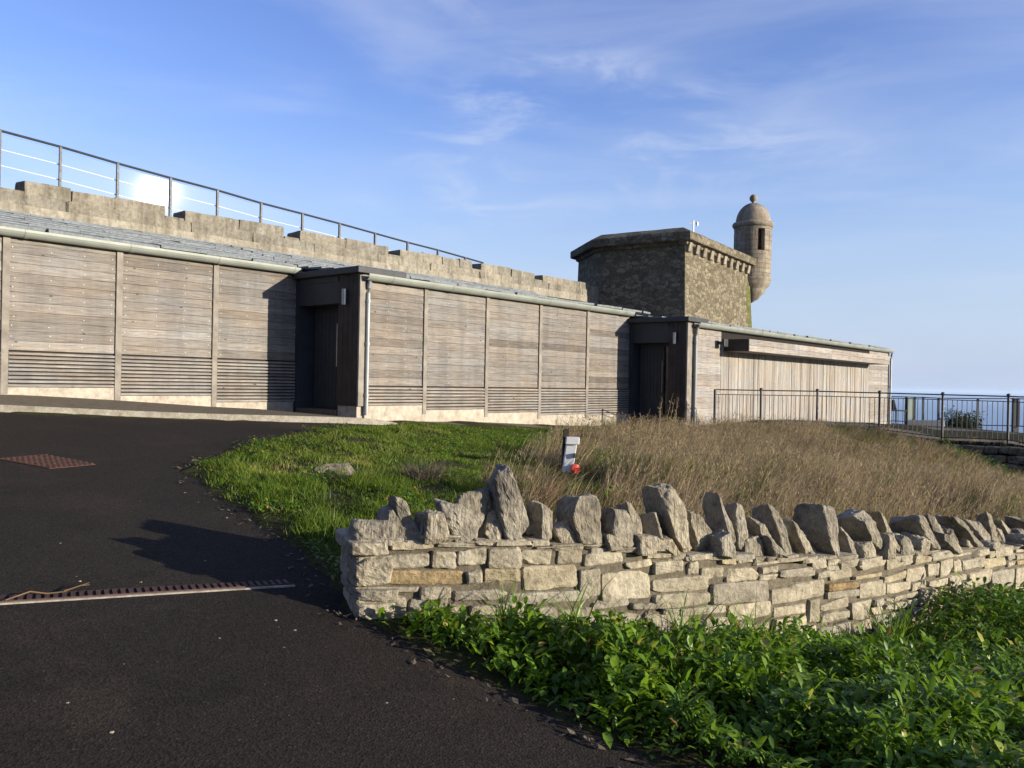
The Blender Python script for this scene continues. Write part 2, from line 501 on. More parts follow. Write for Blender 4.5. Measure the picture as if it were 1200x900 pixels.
class MB:
    """Collects geometry in world coordinates; build() links it as one mesh object."""

    def __init__(self):
        self.v, self.f, self.m, self.r = [], [], [], []

    def add(self, verts, faces, mat=0, rnd=None):
        o = len(self.v)
        r = random.random() if rnd is None else rnd
        self.v.extend([tuple(p) for p in verts])
        self.r.extend([r] * len(verts))
        self.f.extend([tuple(i + o for i in f) for f in faces])
        self.m.extend([mat] * len(faces))

    def hexa(self, p, mat=0, rnd=None):
        """p: 4 bottom corners (loop) then 4 top corners"""
        self.add(p, [(3, 2, 1, 0), (4, 5, 6, 7), (0, 1, 5, 4), (1, 2, 6, 5), (2, 3, 7, 6), (3, 0, 4, 7)], mat, rnd)

    def box(self, x0, x1, y0, y1, z0, z1, mat=0, rnd=None):
        self.hexa([(x0, y0, z0), (x1, y0, z0), (x1, y1, z0), (x0, y1, z0), (x0, y0, z1), (x1, y0, z1), (x1, y1, z1), (x0, y1, z1)], mat, rnd)

    def tube(self, pts, r, n=8, mat=0, cap=True, rnd=None):
        pts = [Vector(p) for p in pts]
        vs, fs = [], []
        up = Vector((0, 0, 1))
        for i, p in enumerate(pts):
            d = (pts[min(i + 1, len(pts) - 1)] - pts[max(i - 1, 0)]).normalized()
            a = d.cross(up)
            if a.length < 0.05:
                a = d.cross(Vector((1, 0, 0)))
            a.normalize()
            b = a.cross(d)
            rr = r[i] if isinstance(r, (list, tuple)) else r
            for k in range(n):
                t = 2 * math.pi * k / n
                vs.append(p + (a * math.cos(t) + b * math.sin(t)) * rr)
        for i in range(len(pts) - 1):
            for k in range(n):
                fs.append((i * n + k, i * n + (k + 1) % n, (i + 1) * n + (k + 1) % n, (i + 1) * n + k))
        if cap:
            fs.append(tuple(range(n - 1, -1, -1)))
            fs.append(tuple((len(pts) - 1) * n + k for k in range(n)))
        self.add(vs, fs, mat, rnd)

    def lathe(self, c, prof, n=32, mat=0, rnd=None):
        vs, fs = [], []
        for (r, z) in prof:
            for k in range(n):
                t = 2 * math.pi * k / n
                vs.append((c[0] + r * math.cos(t), c[1] + r * math.sin(t), c[2] + z))
        for i in range(len(prof) - 1):
            for k in range(n):
                fs.append((i * n + k, i * n + (k + 1) % n, (i + 1) * n + (k + 1) % n, (i + 1) * n + k))
        fs.append(tuple(range(n - 1, -1, -1)))
        fs.append(tuple((len(prof) - 1) * n + k for k in range(n)))
        self.add(vs, fs, mat, rnd)

    def build(self, name, mats, parent=None, smooth=False, bevel=0.0):
        if not isinstance(mats, (list, tuple)):
            mats = [mats]
        off = root_loc(parent)
        me = bpy.data.meshes.new(name)
        me.from_pydata([(x - off.x, y - off.y, z - off.z) for x, y, z in self.v], [], self.f)
        for m in mats:
            me.materials.append(m)
        me.polygons.foreach_set('material_index', self.m)
        if smooth:
            me.polygons.foreach_set('use_smooth', [True] * len(self.f))
        at = me.attributes.new('rnd', 'FLOAT', 'POINT')
        at.data.foreach_set('value', self.r)
        me.update()
        o = bpy.data.objects.new(name, me)
        COL.objects.link(o)
        if parent is not None:
            o.parent = parent
        if bevel:
            b = o.modifiers.new('bevel', 'BEVEL')
            b.width = bevel
            b.segments = 2
            b.limit_method = 'ANGLE'
        return o


def np_mesh(name, verts, faces_flat, loop_start, loop_total, rnd, mat, parent=None, smooth=False):
    me = bpy.data.meshes.new(name)
    me.vertices.add(len(verts))
    me.vertices.foreach_set('co', np.ascontiguousarray(verts, np.float32).ravel())
    me.loops.add(len(faces_flat))
    me.loops.foreach_set('vertex_index', np.ascontiguousarray(faces_flat, np.int32))
    me.polygons.add(len(loop_start))
    me.polygons.foreach_set('loop_start', np.ascontiguousarray(loop_start, np.int32))
    me.polygons.foreach_set('loop_total', np.ascontiguousarray(loop_total, np.int32))
    if smooth:
        me.polygons.foreach_set('use_smooth', np.ones(len(loop_start), bool))
    me.materials.append(mat)
    at = me.attributes.new('rnd', 'FLOAT', 'POINT')
    at.data.foreach_set('value', np.ascontiguousarray(rnd, np.float32))
    me.update(calc_edges=True)
    me.validate()
    o = bpy.data.objects.new(name, me)
    COL.objects.link(o)
    if parent is not None:
        o.parent = parent
    return o


# ---------------------------------------------------------------- survey: camera rays onto real surfaces

def ray(px, py):
    d = CAM_M.to_3x3() @ Vector(((px - 600) / F_PX, -(py - 450) / F_PX, -1.0))
    return d / d.y


def at_depth(px, py, Y):
    return CAM + ray(px, py) * Y


def on_face(px, py, t):
    """(s, z) where the ray meets the vertical plane lying t metres behind the camera line."""
    d = ray(px, py)
    k = -t / d.dot(NV)
    p = CAM + d * k
    return p.dot(UV), p.z


def W(s, t, z):
    p = UV * s - NV * t
    return Vector((p.x, p.y, z))


T1, T2, T3, TF = 13.5, 11.6, 9.93, 16.2
S12 = on_face(346, 400, T1)[0]
S23 = on_face(736, 430, T2)[0]
S3E = on_face(1040, 450, T3)[0]
E1, E2, E3 = 3.66, 3.44, 3.14

# ---------------------------------------------------------------- terrain function (thin plate spline through surveyed heights)
_ctrl = [(0, 0, 0), (-3, 0, .2), (3, 0, -.25), (0, -5, -.1), (-8, 0, .55), (-8, -5, .5), (8, 0, -.7), (8, -6, -.8), (-14, 5, 1.05), (-14, -6, .8),
         (-.9, 4.7, .19), (.15, 3.8, .02), (-3, 5.5, .40), (-5, 8, .66), (-6.8, 11, 1.02), (-2.3, 13.1, .83), (-12, 10, 1.35),
         (.9, 4.9, -.05), (2.0, 5.3, -.28), (3.0, 5.8, -.42), (4.6, 7.2, -.52), (6, 8.6, -.5),
         (2, 3, -.16), (4, 4, -.42), (6, 5.5, -.62), (9, 8, -.75),
         (.2, 7, .30), (2.0, 7.6, .20), (4.0, 8.8, .08), (6, 10, .0),
         (0, 10.2, .46), (3, 12, .20), (7, 13, -.02), (9.5, 15.0, -.10), (11.5, 14.6, -.35), (14, 13, -.5)]
for px, py, t, dz in ((5, 462, T1, .1), (250, 477, T1, .1), (343, 481, T1, .1), (430, 487, T2, .1), (560, 492, T2, .06), (700, 498, T2, .03), (815, 502, T3, 0), (1040, 498, T3, 0)):
    s_, z_ = on_face(px, py, t)
    p_ = W(s_, t, z_)
    _ctrl.append((p_.x, p_.y, z_ - dz))
for px, py, Y in ((838, 508, 19.4), (892, 507, 19.6), (958, 506, 19.6), (1031, 508, 19.2), (1105, 518, 18.4), (1182, 521, 17.4), (1240, 524, 16.8)):
    p_ = at_depth(px, py, Y)
    _ctrl.append((p_.x, p_.y, p_.z))
for px, py, Y in ((1045, 493, 34.5), (1085, 498.5, 33.8), (1120, 504, 32.7), (1200, 514, 31), (1300, 526, 29)):
    p_ = at_depth(px, py, Y)
    _ctrl.append((p_.x, p_.y, p_.z))
_C = np.array(_ctrl, float)


def _phi(r2):
    return np.where(r2 > 1e-9, r2 * np.log(np.maximum(r2, 1e-9)), 0.0) * 0.5


_n = len(_C)
_A = np.zeros((_n + 3, _n + 3))
_d2 = ((_C[:, None, :2] - _C[None, :, :2]) ** 2).sum(-1)
_A[:_n, :_n] = _phi(_d2) + np.eye(_n) * 0.25
_A[:_n, _n] = 1
_A[:_n, _n + 1:] = _C[:, :2]
_A[_n:, :_n] = _A[:_n, _n:].T
_w = np.linalg.solve(_A, np.concatenate([_C[:, 2], np.zeros(3)]))


def g_np(X, Y):
    X = np.clip(np.asarray(X, float), -16, 22)
    Y = np.clip(np.asarray(Y, float), -8, 33)
    sh = X.shape
    x, y = X.ravel(), Y.ravel()
    out = np.empty(len(x))
    for i in range(0, len(x), 20000):
        a, b = x[i:i + 20000], y[i:i + 20000]
        d2 = (a[:, None] - _C[None, :, 0]) ** 2 + (b[:, None] - _C[None, :, 1]) ** 2
        out[i:i + 20000] = _phi(d2) @ _w[:_n] + _w[_n] + _w[_n + 1] * a + _w[_n + 2] * b
    return out.reshape(sh)


def g(x, y):
    return float(g_np(np.array([x]), np.array([y]))[0])


def on_ground(px, py, dz=0.0):
    d = ray(px, py)
    Y = 2.0
    lo, hi = 1.5, 60.0
    f = lambda Y: CAM.z + d.z * Y - g(d.x * Y, Y) - dz
    a = lo
    step = 0.25
    while a < hi and f(a + step) > 0:
        a += step
    b = a + step
    for _ in range(25):
        m = (a + b) / 2
        if f(m) > 0:
            a = m
        else:
            b = m
    p = CAM + d * b
    return Vector((p.x, p.y, p.z - dz))


# road edge against the turf, the wall end and the planted bank
edge_px = [(470, 499), (400, 502), (340, 508), (285, 521), (240, 536), (213, 553), (240, 577), (300, 612), (345, 645), (380, 682), (408, 722), (440, 738), (540, 788), (640, 842), (760, 895)]
EDGE = [on_ground(*p) for p in edge_px]
EDGE = [(p.x, p.y) for p in EDGE]
e_end = EDGE[-1]
ROAD_POLY = EDGE + [(e_end[0] + 1.2, e_end[1] - 1.1), (3.6, 0.2), (7, -9), (-40, -9), (-40, 14), (-9.5, 13.5), (-7.5, 12.2)]
k0 = W(4.0, 12.05, 0)
k1 = W(8.6, 10.35, 0)
ROAD_POLY += [(k0.x, k0.y), (k1.x, k1.y)]


def poly_sd(X, Y, poly):
    """signed distance, negative inside"""
    X = np.asarray(X, float)
    Y = np.asarray(Y, float)
    d = np.full(X.shape, 1e9)
    ins = np.zeros(X.shape, bool)
    n = len(poly)
    for i in range(n):
        x0, y0 = poly[i]
        x1, y1 = poly[(i + 1) % n]
        ex, ey = x1 - x0, y1 - y0
        L = ex * ex + ey * ey + 1e-12
        t = np.clip(((X - x0) * ex + (Y - y0) * ey) / L, 0, 1)
        d = np.minimum(d, (X - x0 - t * ex) ** 2 + (Y - y0 - t * ey) ** 2)
        c = ((y0 > Y) != (y1 > Y)) & (X < (x1 - x0) * (Y - y0) / (y1 - y0 + 1e-12) + x0)
        ins ^= c
    d = np.sqrt(d)
    return np.where(ins, -d, d)


def vnoise(X, Y, sc, seed=0):
    """cheap smooth value noise"""
    x, y = np.asarray(X) * sc + seed * 17.3, np.asarray(Y) * sc - seed * 9.1
    xi, yi = np.floor(x), np.floor(y)
    fx, fy = x - xi, y - yi
    fx, fy = fx * fx * (3 - 2 * fx), fy * fy * (3 - 2 * fy)
    h = lambda a, b: np.modf(np.abs(np.sin(a * 127.1 + b * 311.7 + seed * 3.3) * 43758.5453))[0]
    return (h(xi, yi) * (1 - fx) + h(xi + 1, yi) * fx) * (1 - fy) + (h(xi, yi + 1) * (1 - fx) + h(xi + 1, yi + 1) * fx) * fy


def cliff(X, Y):
    """how far a point lies beyond the seaward edge of the terrace"""
    e1 = (X - 15.9) * .665 + (Y - 34.9) * .747
    e2 = Y - 60
    return np.maximum(np.maximum(e1, e2), 0)


rp = [(838, 456, 19.4), (892, 457, 19.6), (958, 458, 19.6), (1031, 460, 19.2), (1105, 462, 18.4), (1182, 464, 17.4), (1266, 467, 16.3)]
RP = [at_depth(*p) for p in rp]
FENCE_X = np.array([p.x for p in RP])
FENCE_Y = np.array([p.y for p in RP])


def terrain_z(X, Y):
    z = g_np(X, Y)
    sd = poly_sd(X, Y, ROAD_POLY) + (vnoise(X, Y, 4, 3) - .5) * 0.10 + (vnoise(X, Y, 14, 4) - .5) * 0.05
    lift = np.clip(sd / 0.10, -1, 1)
    z = z + np.where(lift < 0, lift * 0.07, lift * 0.022)
    z = z + np.where(sd > 0, (vnoise(X, Y, 1.7, 1) - .5) * 0.07 * np.clip(sd, 0, 1), 0)
    fy = np.interp(X, FENCE_X, FENCE_Y)
    stepf = np.clip((X - 9.0) / .8, 0, 1) * np.clip((fy - .12 - Y) / .15, 0, 1) * np.clip(1 - (fy - Y) / 5.5, 0, 1)
    z = z - stepf * .75
    e = cliff(X, Y)
    sky_block_hill = np.maximum(np.maximum(-Y - 11, -X - 30), 0) * np.clip((4 - X) / 8, 0, 1)  # unseen hill added behind and left of the camera to block low sky light
    z = z + np.minimum(sky_block_hill * .5, 24) * (1 - .25 * vnoise(X, Y, .15, 51))
    z = z - np.minimum(e * 0.9 + e * e * 0.03, 75)
    return z


def ground_axis(a, b, fine0, fine1, step):
    xs = list(np.arange(fine0, fine1 + 1e-6, step))
    s, x = step, fine1
    while x < b:
        s *= 1.25
        x += s
        xs.append(min(x, b))
    s, x = step, fine0
    while x > a:
        s *= 1.25
        x -= s
        xs.insert(0, max(x, a))
    return np.array(xs)


def grid_obj(name, xs, ys, zf, mat, keep=None, smooth=True):
    X, Y = np.meshgrid(xs, ys)
    Z = zf(X, Y)
    nx, ny = len(xs), len(ys)
    idx = np.arange(nx * ny).reshape(ny, nx)
    q = np.stack([idx[:-1, :-1], idx[:-1, 1:], idx[1:, 1:], idx[1:, :-1]], -1).reshape(-1, 4)
    if keep is not None:
        cx = (X[:-1, :-1] + X[1:, 1:]) / 2
        cy = (Y[:-1, :-1] + Y[1:, 1:]) / 2
        q = q[keep(cx, cy).ravel()]
    v = np.stack([X.ravel(), Y.ravel(), Z.ravel()], -1)
    n = len(q)
    return np_mesh(name, v, q.ravel(), np.arange(n) * 4, np.full(n, 4), np.full(len(v), .5), mat, None, smooth)


ground = grid_obj('ground', ground_axis(-160, 160, -9, 9, .075), ground_axis(-120, 160, 1.8, 16, .075), terrain_z, MT['soil'])
tag(ground, kind='structure')
road = grid_obj('road', ground_axis(-34, 7.5, -8, 2.0, .16), ground_axis(-9, 14.5, 1.5, 14.2, .16), lambda X, Y: g_np(X, Y) + 0.004, MT['asphalt'],
                keep=lambda X, Y: poly_sd(X, Y, ROAD_POLY) < 0.28)
tag(road, kind='structure')
sea_mb = MB()
sea_mb.add([(-60000, -20000, -60), (60000, -20000, -60), (60000, 60000, -60), (-60000, 60000, -60)], [(0, 1, 2, 3)])
tag(sea_mb.build('sea', MT['sea']), kind='structure')


# pavement and kerb along the building
def t_kerb(s):
    return min(13.0, 12.25 - (max(s, 2.4) - 4.0) * 0.425) if s < 8.6 else 10.30


pv, kb = MB(), MB()
ss = np.arange(-6.0, 17.4, 0.2)
prev = None
for s in ss:
    to = t_kerb(s)
    ti = (T1 if s < S12 else T2) - 0.02
    po, pi = W(s, to, 0), W(s, ti, 0)
    kh = 0.10 - 0.085 * min(1, max(0, (s - 8.7) / .8))
    zo, zi = g(po.x, po.y) + kh, g(pi.x, pi.y) + kh + .005
    cur = (W(s, to + .13, zo - .004), W(s, ti, zi), W(s, to, zo), W(s, to, zo - .25), W(s, to + .13, zo))
    if prev is not None:
        pv.add([prev[0], cur[0], cur[1], prev[1]], [(0, 1, 2, 3)])
        if s < 9.4:
            kb.add([prev[2], cur[2], cur[4], prev[4], prev[3], cur[3]], [(0, 1, 2, 3), (4, 5, 1, 0)])
    prev = cur
tag(pv.build('pavement', MT['pave'], smooth=True), kind='structure')
tag(kb.build('kerb', MT['kerb']), kind='structure')

# sea air: one closed box of even haze round the whole place, the sky outside it
hzm = bpy.data.materials.new('sea_haze')
hzm.use_nodes = True
hzm.node_tree.nodes.remove(hzm.node_tree.nodes['Principled BSDF'])
hv = hzm.node_tree.nodes.new('ShaderNodeVolumePrincipled')
hv.inputs['Color'].default_value = (0.62, 0.78, 1.0, 1)
hv.inputs['Density'].default_value = 0.00007
hzm.node_tree.links.new(hv.outputs[0], hzm.node_tree.nodes['Material Output'].inputs['Volume'])
hm = MB()
hm.box(-61000, 61000, -21000, 61000, -82, 34)
tag(hm.build('haze', hzm), kind='stuff')

# ---------------------------------------------------------------- timber building
bld = thing('timber_building', 'long weathered timber clad building with stepped bays and dark porches below the fort', 'building', W(S12, T2, 0.9))


def fb(mb, s0, s1, t0, t1, z0, z1, mat=0, rnd=None):
    """box in building coordinates: s along, t behind the camera line (t1 < t0 is nearer), z up"""
    mb.hexa([W(s0, t0, z0), W(s1, t0, z0), W(s1, t1, z0), W(s0, t1, z0), W(s0, t0, z1), W(s1, t0, z1), W(s1, t1, z1), W(s0, t1, z1)], mat, rnd)


def panel(s0, s1, t, z0, zl, z1, wood='timber'):
    """one bay: louvre from z0 to zl, boards above up to z1"""
    mb = MB()
    fb(mb, s0, s1, t - .002, t - .012, z0, z1, 1)                 # near-black backing behind boards and louvre
    z = zl + (0.012 if zl > z0 else 0)
    h = 0.143
    cols = [s0 + .05, s0 + (s1 - s0) * .36, s0 + (s1 - s0) * .68, s1 - .05]
    drift = random.random() * .3
    while z < z1 - .02:
        ze = min(z + h, z1)
        r = min(1, max(0, 0.15 + drift + random.gauss(.25, .20)))
        j = random.uniform(0, .004)
        # feather-edged board: proud at its lower edge
        mb.hexa([W(s0, t - .012, z + .001), W(s1, t - .012, z + .001), W(s1, t - .036 - j, z + .001), W(s0, t - .036 - j, z + .001),
                 W(s0, t - .012, ze - .003), W(s1, t - .012, ze - .003), W(s1, t - .029 - j, ze - .003), W(s0, t - .029 - j, ze - .003)], 0, r)
        for c in cols:
            if ze - z > .1 and random.random() < .9:
                cz, cs, rr = (z + ze) / 2 + random.uniform(-.012, .012), c + random.uniform(-.02, .02), .0085
                pts = [W(cs + rr * math.cos(a), t - .0385 - j, cz + rr * math.sin(a)) for a in [i * math.pi / 3 for i in range(6)]]
                mb.add(pts, [tuple(range(6))], 2)
        z += h
    o = mb.build('cladding_panel', [MT[wood], MT['gap'], MT['nail']], bld)
    if zl > z0 + .1:
        lv = MB()
        n = max(5, round((zl - z0) / .060))
        p = (zl - z0) / n
        for i in range(n):
            a = z0 + i * p
            rr = min(1, max(0, random.gauss(.85, .15)))
            lv.hexa([W(s0, t - .016, a + .022), W(s1, t - .016, a + .022), W(s1, t - .058, a + .004), W(s0, t - .058, a + .004),
                     W(s0, t - .016, a + p - .012), W(s1, t - .016, a + p - .012), W(s1, t - .058, a + p - .024), W(s0, t - .058, a + p - .024)], 0, rr)
        lv.build('louvre', [MT['timber']], o)
    return o


def batten(s, t, z0, z1, w=.10):
    mb = MB()
    fb(mb, s - w / 2, s + w / 2, t - .002, t - .066, z0, z1, 0)
    mb.build('batten', [MT['batten']], bld, bevel=.006)


def gutter(s0, s1, t, z):
    mb = MB()
    n = 10
    vs, fs = [], []
    ring = []
    R = .095
    for i in range(n + 1):
        a = math.pi * i / n
        ring.append((-R * math.cos(a), -R * 1.25 * math.sin(a)))
    for i in range(n, -1, -1):
        a = math.pi * i / n
        ring.append((-(R - .008) * math.cos(a), -(R - .008) * 1.25 * math.sin(a)))
    for s in (s0, s1):
        for (dt, dz) in ring:
            vs.append(W(s, t - .03 - R - dt, z + dz))
    m = len(ring)
    fs = [(i, (i + 1) % m, m + (i + 1) % m, m + i) for i in range(m)]
    fs.append(tuple(range(m)))
    fs.append(tuple(range(2 * m - 1, m - 1, -1)))
    mb.add(vs, fs, 0, .5)
    # sockets and brackets, each metre or two
    s = s0 + .6
    while s < s1 - .1:
        vs = []
        for sx in (s - .03, s + .03):
            for i in range(n + 1):
                a = math.pi * i / n
                vs.append(W(sx, t - .03 - R + (R + .006) * math.cos(a), z - (R + .006) * 1.25 * math.sin(a)))
        mb.add(vs, [(i, i + 1, n + 2 + i, n + 1 + i) for i in range(n)], 0, .3)
        s += 1.55
    mb.build('gutter', [MT['gutter']], bld, smooth=False)
    # soffit board tucked above the wall cladding
    sb = MB()
    fb(sb, s0, s1, t + .02, t - .045, z - .12, z - .01)
    sb.build('eaves_board', [MT['batten']], bld)


def slates(s0, s1, t0, z0, t1, z1):
    """stone slate slope from eave (t0,z0) up to (t1,z1)"""
    mb = MB()
    fb_pts = [W(s0, t0, z0 - .05), W(s1, t0, z0 - .05), W(s1, t1, z1 - .05), W(s0, t1, z1 - .05), W(s0, t0, z0 - .02), W(s1, t0, z0 - .02), W(s1, t1, z1 - .02), W(s0, t1, z1 - .02)]
    mb.hexa(fb_pts, 1, .3)
    L = math.hypot(t1 - t0, z1 - z0)
    n = max(3, int(L / .36))
    for k in range(n):
        a0, a1 = k / n, (k + 1.25) / n
        s = s0 - random.uniform(0, .25)
        while s < s1:
            w = random.uniform(.4, .95)
            sa, sb_ = max(s, s0), min(s + w - .005, s1)
            if sb_ - sa > .05:
                j = (random.uniform(-.07, .03) if k == 0 else random.uniform(-.012, .012)) / L
                th = random.uniform(.008, .015)
                lift = random.uniform(.0, .014)
                q0 = a0 + j
                q1 = min(a1, 1.0)
                ta, za = t0 + (t1 - t0) * q0, z0 + (z1 - z0) * q0 + lift + .02
                tb, zb = t0 + (t1 - t0) * q1, z0 + (z1 - z0) * q1
                d = random.uniform(-.012, .012)
                mb.hexa([W(sa, ta, za - th - .022), W(sb_, ta, za - th - .022 + d), W(sb_, tb, zb - .015), W(sa, tb, zb - .015),
                         W(sa, ta, za + .015), W(sb_, ta, za + .015 + d), W(sb_, tb, zb + .012), W(sa, tb, zb + .012)], 0)
            s += w
    mb.build('slate_roof', [MT['slate'], MT['gap']], bld)


def shell(s0, s1, t, z0, z1, tback, zback):
    mb = MB()
    mb.hexa([W(s0, t, z0), W(s1, t, z0), W(s1, tback, z0), W(s0, tback, z0), W(s0, t, z1 - .06), W(s1, t, z1 - .06), W(s1, tback, zback - .06), W(s0, tback, zback - .06)])
    mb.build('wall', [MT['gap']], bld)


def plinth(s0, s1, t, ztop):
    mb = MB()
    a, b = W(s0, t, 0), W(s1, t, 0)
    lo = min(g(a.x, a.y), g(b.x, b.y)) - .4
    fb(mb, s0, s1, t + .0, t - .052, lo, ztop - .004)
    mb.build('plinth', [MT['plinth']], bld, bevel=.005)


def downpipe(s, t, ztop, zbot, off=.09):
    mb = MB()
    mb.tube([W(s, t - .10, ztop - .06), W(s, t - .11, ztop - .16), W(s, t - .085, ztop - .26), W(s, t - off + .02, ztop - .36), W(s, t - off + .02, zbot)], .040, 12)
    for z in (ztop - .5, (ztop + zbot) / 2, zbot + .35):
        mb.tube([W(s, t - off + .02, z - .025), W(s, t - off + .02, z + .025)], .050, 12)
        fb(mb, s - .02, s + .02, t - .002, t - off + .04, z - .018, z + .018)
    mb.build('downpipe', [MT['pipe']], bld, smooth=False)


# bay 1, left of the first porch
d1 = [on_face(x, 370, T1)[0] for x in (4.5, 137.5, 250.5)]
pitch1 = (d1[2] - d1[0]) / 2
div1 = [d1[0] - pitch1 * k for k in (3, 2, 1)] + d1 + [S12]
zl1 = 1.865
bots1 = [1.58, 1.50, 1.42, 1.335, 1.21, 1.095]
for i in range(len(div1) - 1):
    s0, s1 = div1[i], div1[i + 1]
    panel(s0 + .055, s1 - (.055 if i < len(div1) - 2 else 0.0), T1, bots1[i], zl1, E1 - .135)
    batten(s0, T1, bots1[i] - .10 if i else bots1[i], E1 - .125)
    plinth(s0 - .05, s1 - .05, T1, bots1[i])
shell(div1[0] - .05, S12 - .002, T1, 0.0, E1, TF - .1, 4.34)
gutter(div1[0] - .05, S12 - .02, T1, E1 - .02)
slates(div1[0] - .05, S12 - .03, T1 - .04, E1 + .02, TF, 4.37)

# bay 2
d2 = [on_face(x, 410, T2)[0] for x in (496, 568.5, 631, 686.5)]
div2 = [on_face(425.5, 400, T2)[0]] + d2 + [S23]
bots2 = [1.08, 0.985, 0.90, 0.825, 0.79]
zl2 = 1.43
for i in range(5):
    s0, s1 = div2[i], div2[i + 1]
    panel(s0 + (.05 if i else .03), s1 - (.05 if i < 4 else 0), T2, bots2[i], zl2, E2 - .13)
    if i:
        batten(s0, T2, bots2[i] - .08, E2 - .125, .095)
    plinth(s0 - (.05 if i else -.02), s1 - (.05 if i < 4 else 0.0), T2, bots2[i])
shell(S12 + .42, S23 + 2, T2, 0.0, E2, T1, E1)
shell(S12 + .0, S23 + 2, T1, 0.0, E1, TF - .1, 4.34)
gutter(div2[0] - .06, S23 - .05, T2, E2 - .02)
slates(S12 + .0, S23 + .9, T2 - .04, E2 + .02, T1, E1 + .01)
slates(S12 - .0, S23 + .9, T1 - .04, E1 + .02, TF, 4.37)

# bay 3
sv0 = on_face(843, 440, T3)[0]
sv1 = on_face(1017, 450, T3)[0]
s3a = on_face(813, 430, T3)[0]
panel(s3a, sv0 - .004, T3, .56, .56, E3 - .13, 'timber_pale')
panel(sv1 + .004, S3E - .03, T3, .30, .30, E3 - .13, 'timber_pale')
vb = MB()
fb(vb, sv0, sv1, T3 - .002, T3 - .01, .12, E3 - .12, 1)
s = sv0
while s < sv1 - .03:
    w = random.choice((.14, .14, .19))
    e = min(s + w, sv1)
    fb(vb, s, e - .006, T3 - .01, T3 - .03 - random.choice((0, 0, .012)), .14, E3 - .5, 0, min(1, max(0, random.gauss(.78, .18))))
    s = e
vb.build('cladding_panel', [MT['timber_v'], MT['gap']], bld)
plinth(s3a, sv0 - .004, T3, .55)
plinth(sv1, S3E, T3, .29)
cb = MB()
fb(cb, S3E - .05, S3E + .03, T3 + 6, T3 - .045, -.3, E3 - .06)
cb.build('end_wall', [MT['darkwood_and_shade']], bld)
shell(S23 + .42, S3E - .06, T3, -.3, E3, T3 + 6, E3 + .48)
gutter(s3a - .1, S3E + .05, T3, E3 - .02)
slates(S23 + .02, S3E + .06, T3 - .04, E3 + .02, T3 + 4.5, E3 + .48)
# boxed shutter hood along bay 3
hb = MB()
sh0 = on_face(847, 404, T3)[0]
hz1, hz0 = on_face(878, 397, T3 - .74)[1], on_face(878, 411.5, T3 - .74)[1]
sh1 = on_face(1042.5, 420, T3 - .74)[0]
for k in range(2):
    a = hz0 + k * (hz1 - hz0) / 2
    n_ = 8
    for q in range(n_):
        fb(hb, sh0 + (sh1 - sh0) * q / n_ + .003, sh0 + (sh1 - sh0) * (q + 1) / n_ - .003, T3 - .03, T3 - .74, a + .004, a + (hz1 - hz0) / 2 - .003, 0, min(1, max(0, random.gauss(.72, .14))))
fb(hb, sh0 - .02, sh0, T3 - .03, T3 - .73, hz0 + .003, hz1 - .003, 1)  # left end of the hood, its shade painted in as dark wood
hb.build('shutter_hood', [MT['timber_pale'], MT['darkwood_and_shade']], bld)
fl = MB()
ls, lz = on_face(840, 402, T3)
fb(fl, ls - .05, ls + .05, T3 - .03, T3 - .20, lz - .04, lz + .04)
fb(fl, ls - .11, ls + .11, T3 - .20, T3 - .27, lz - .10, lz + .10)
fl.build('floodlight', [MT['black_metal']], bld, bevel=.01)


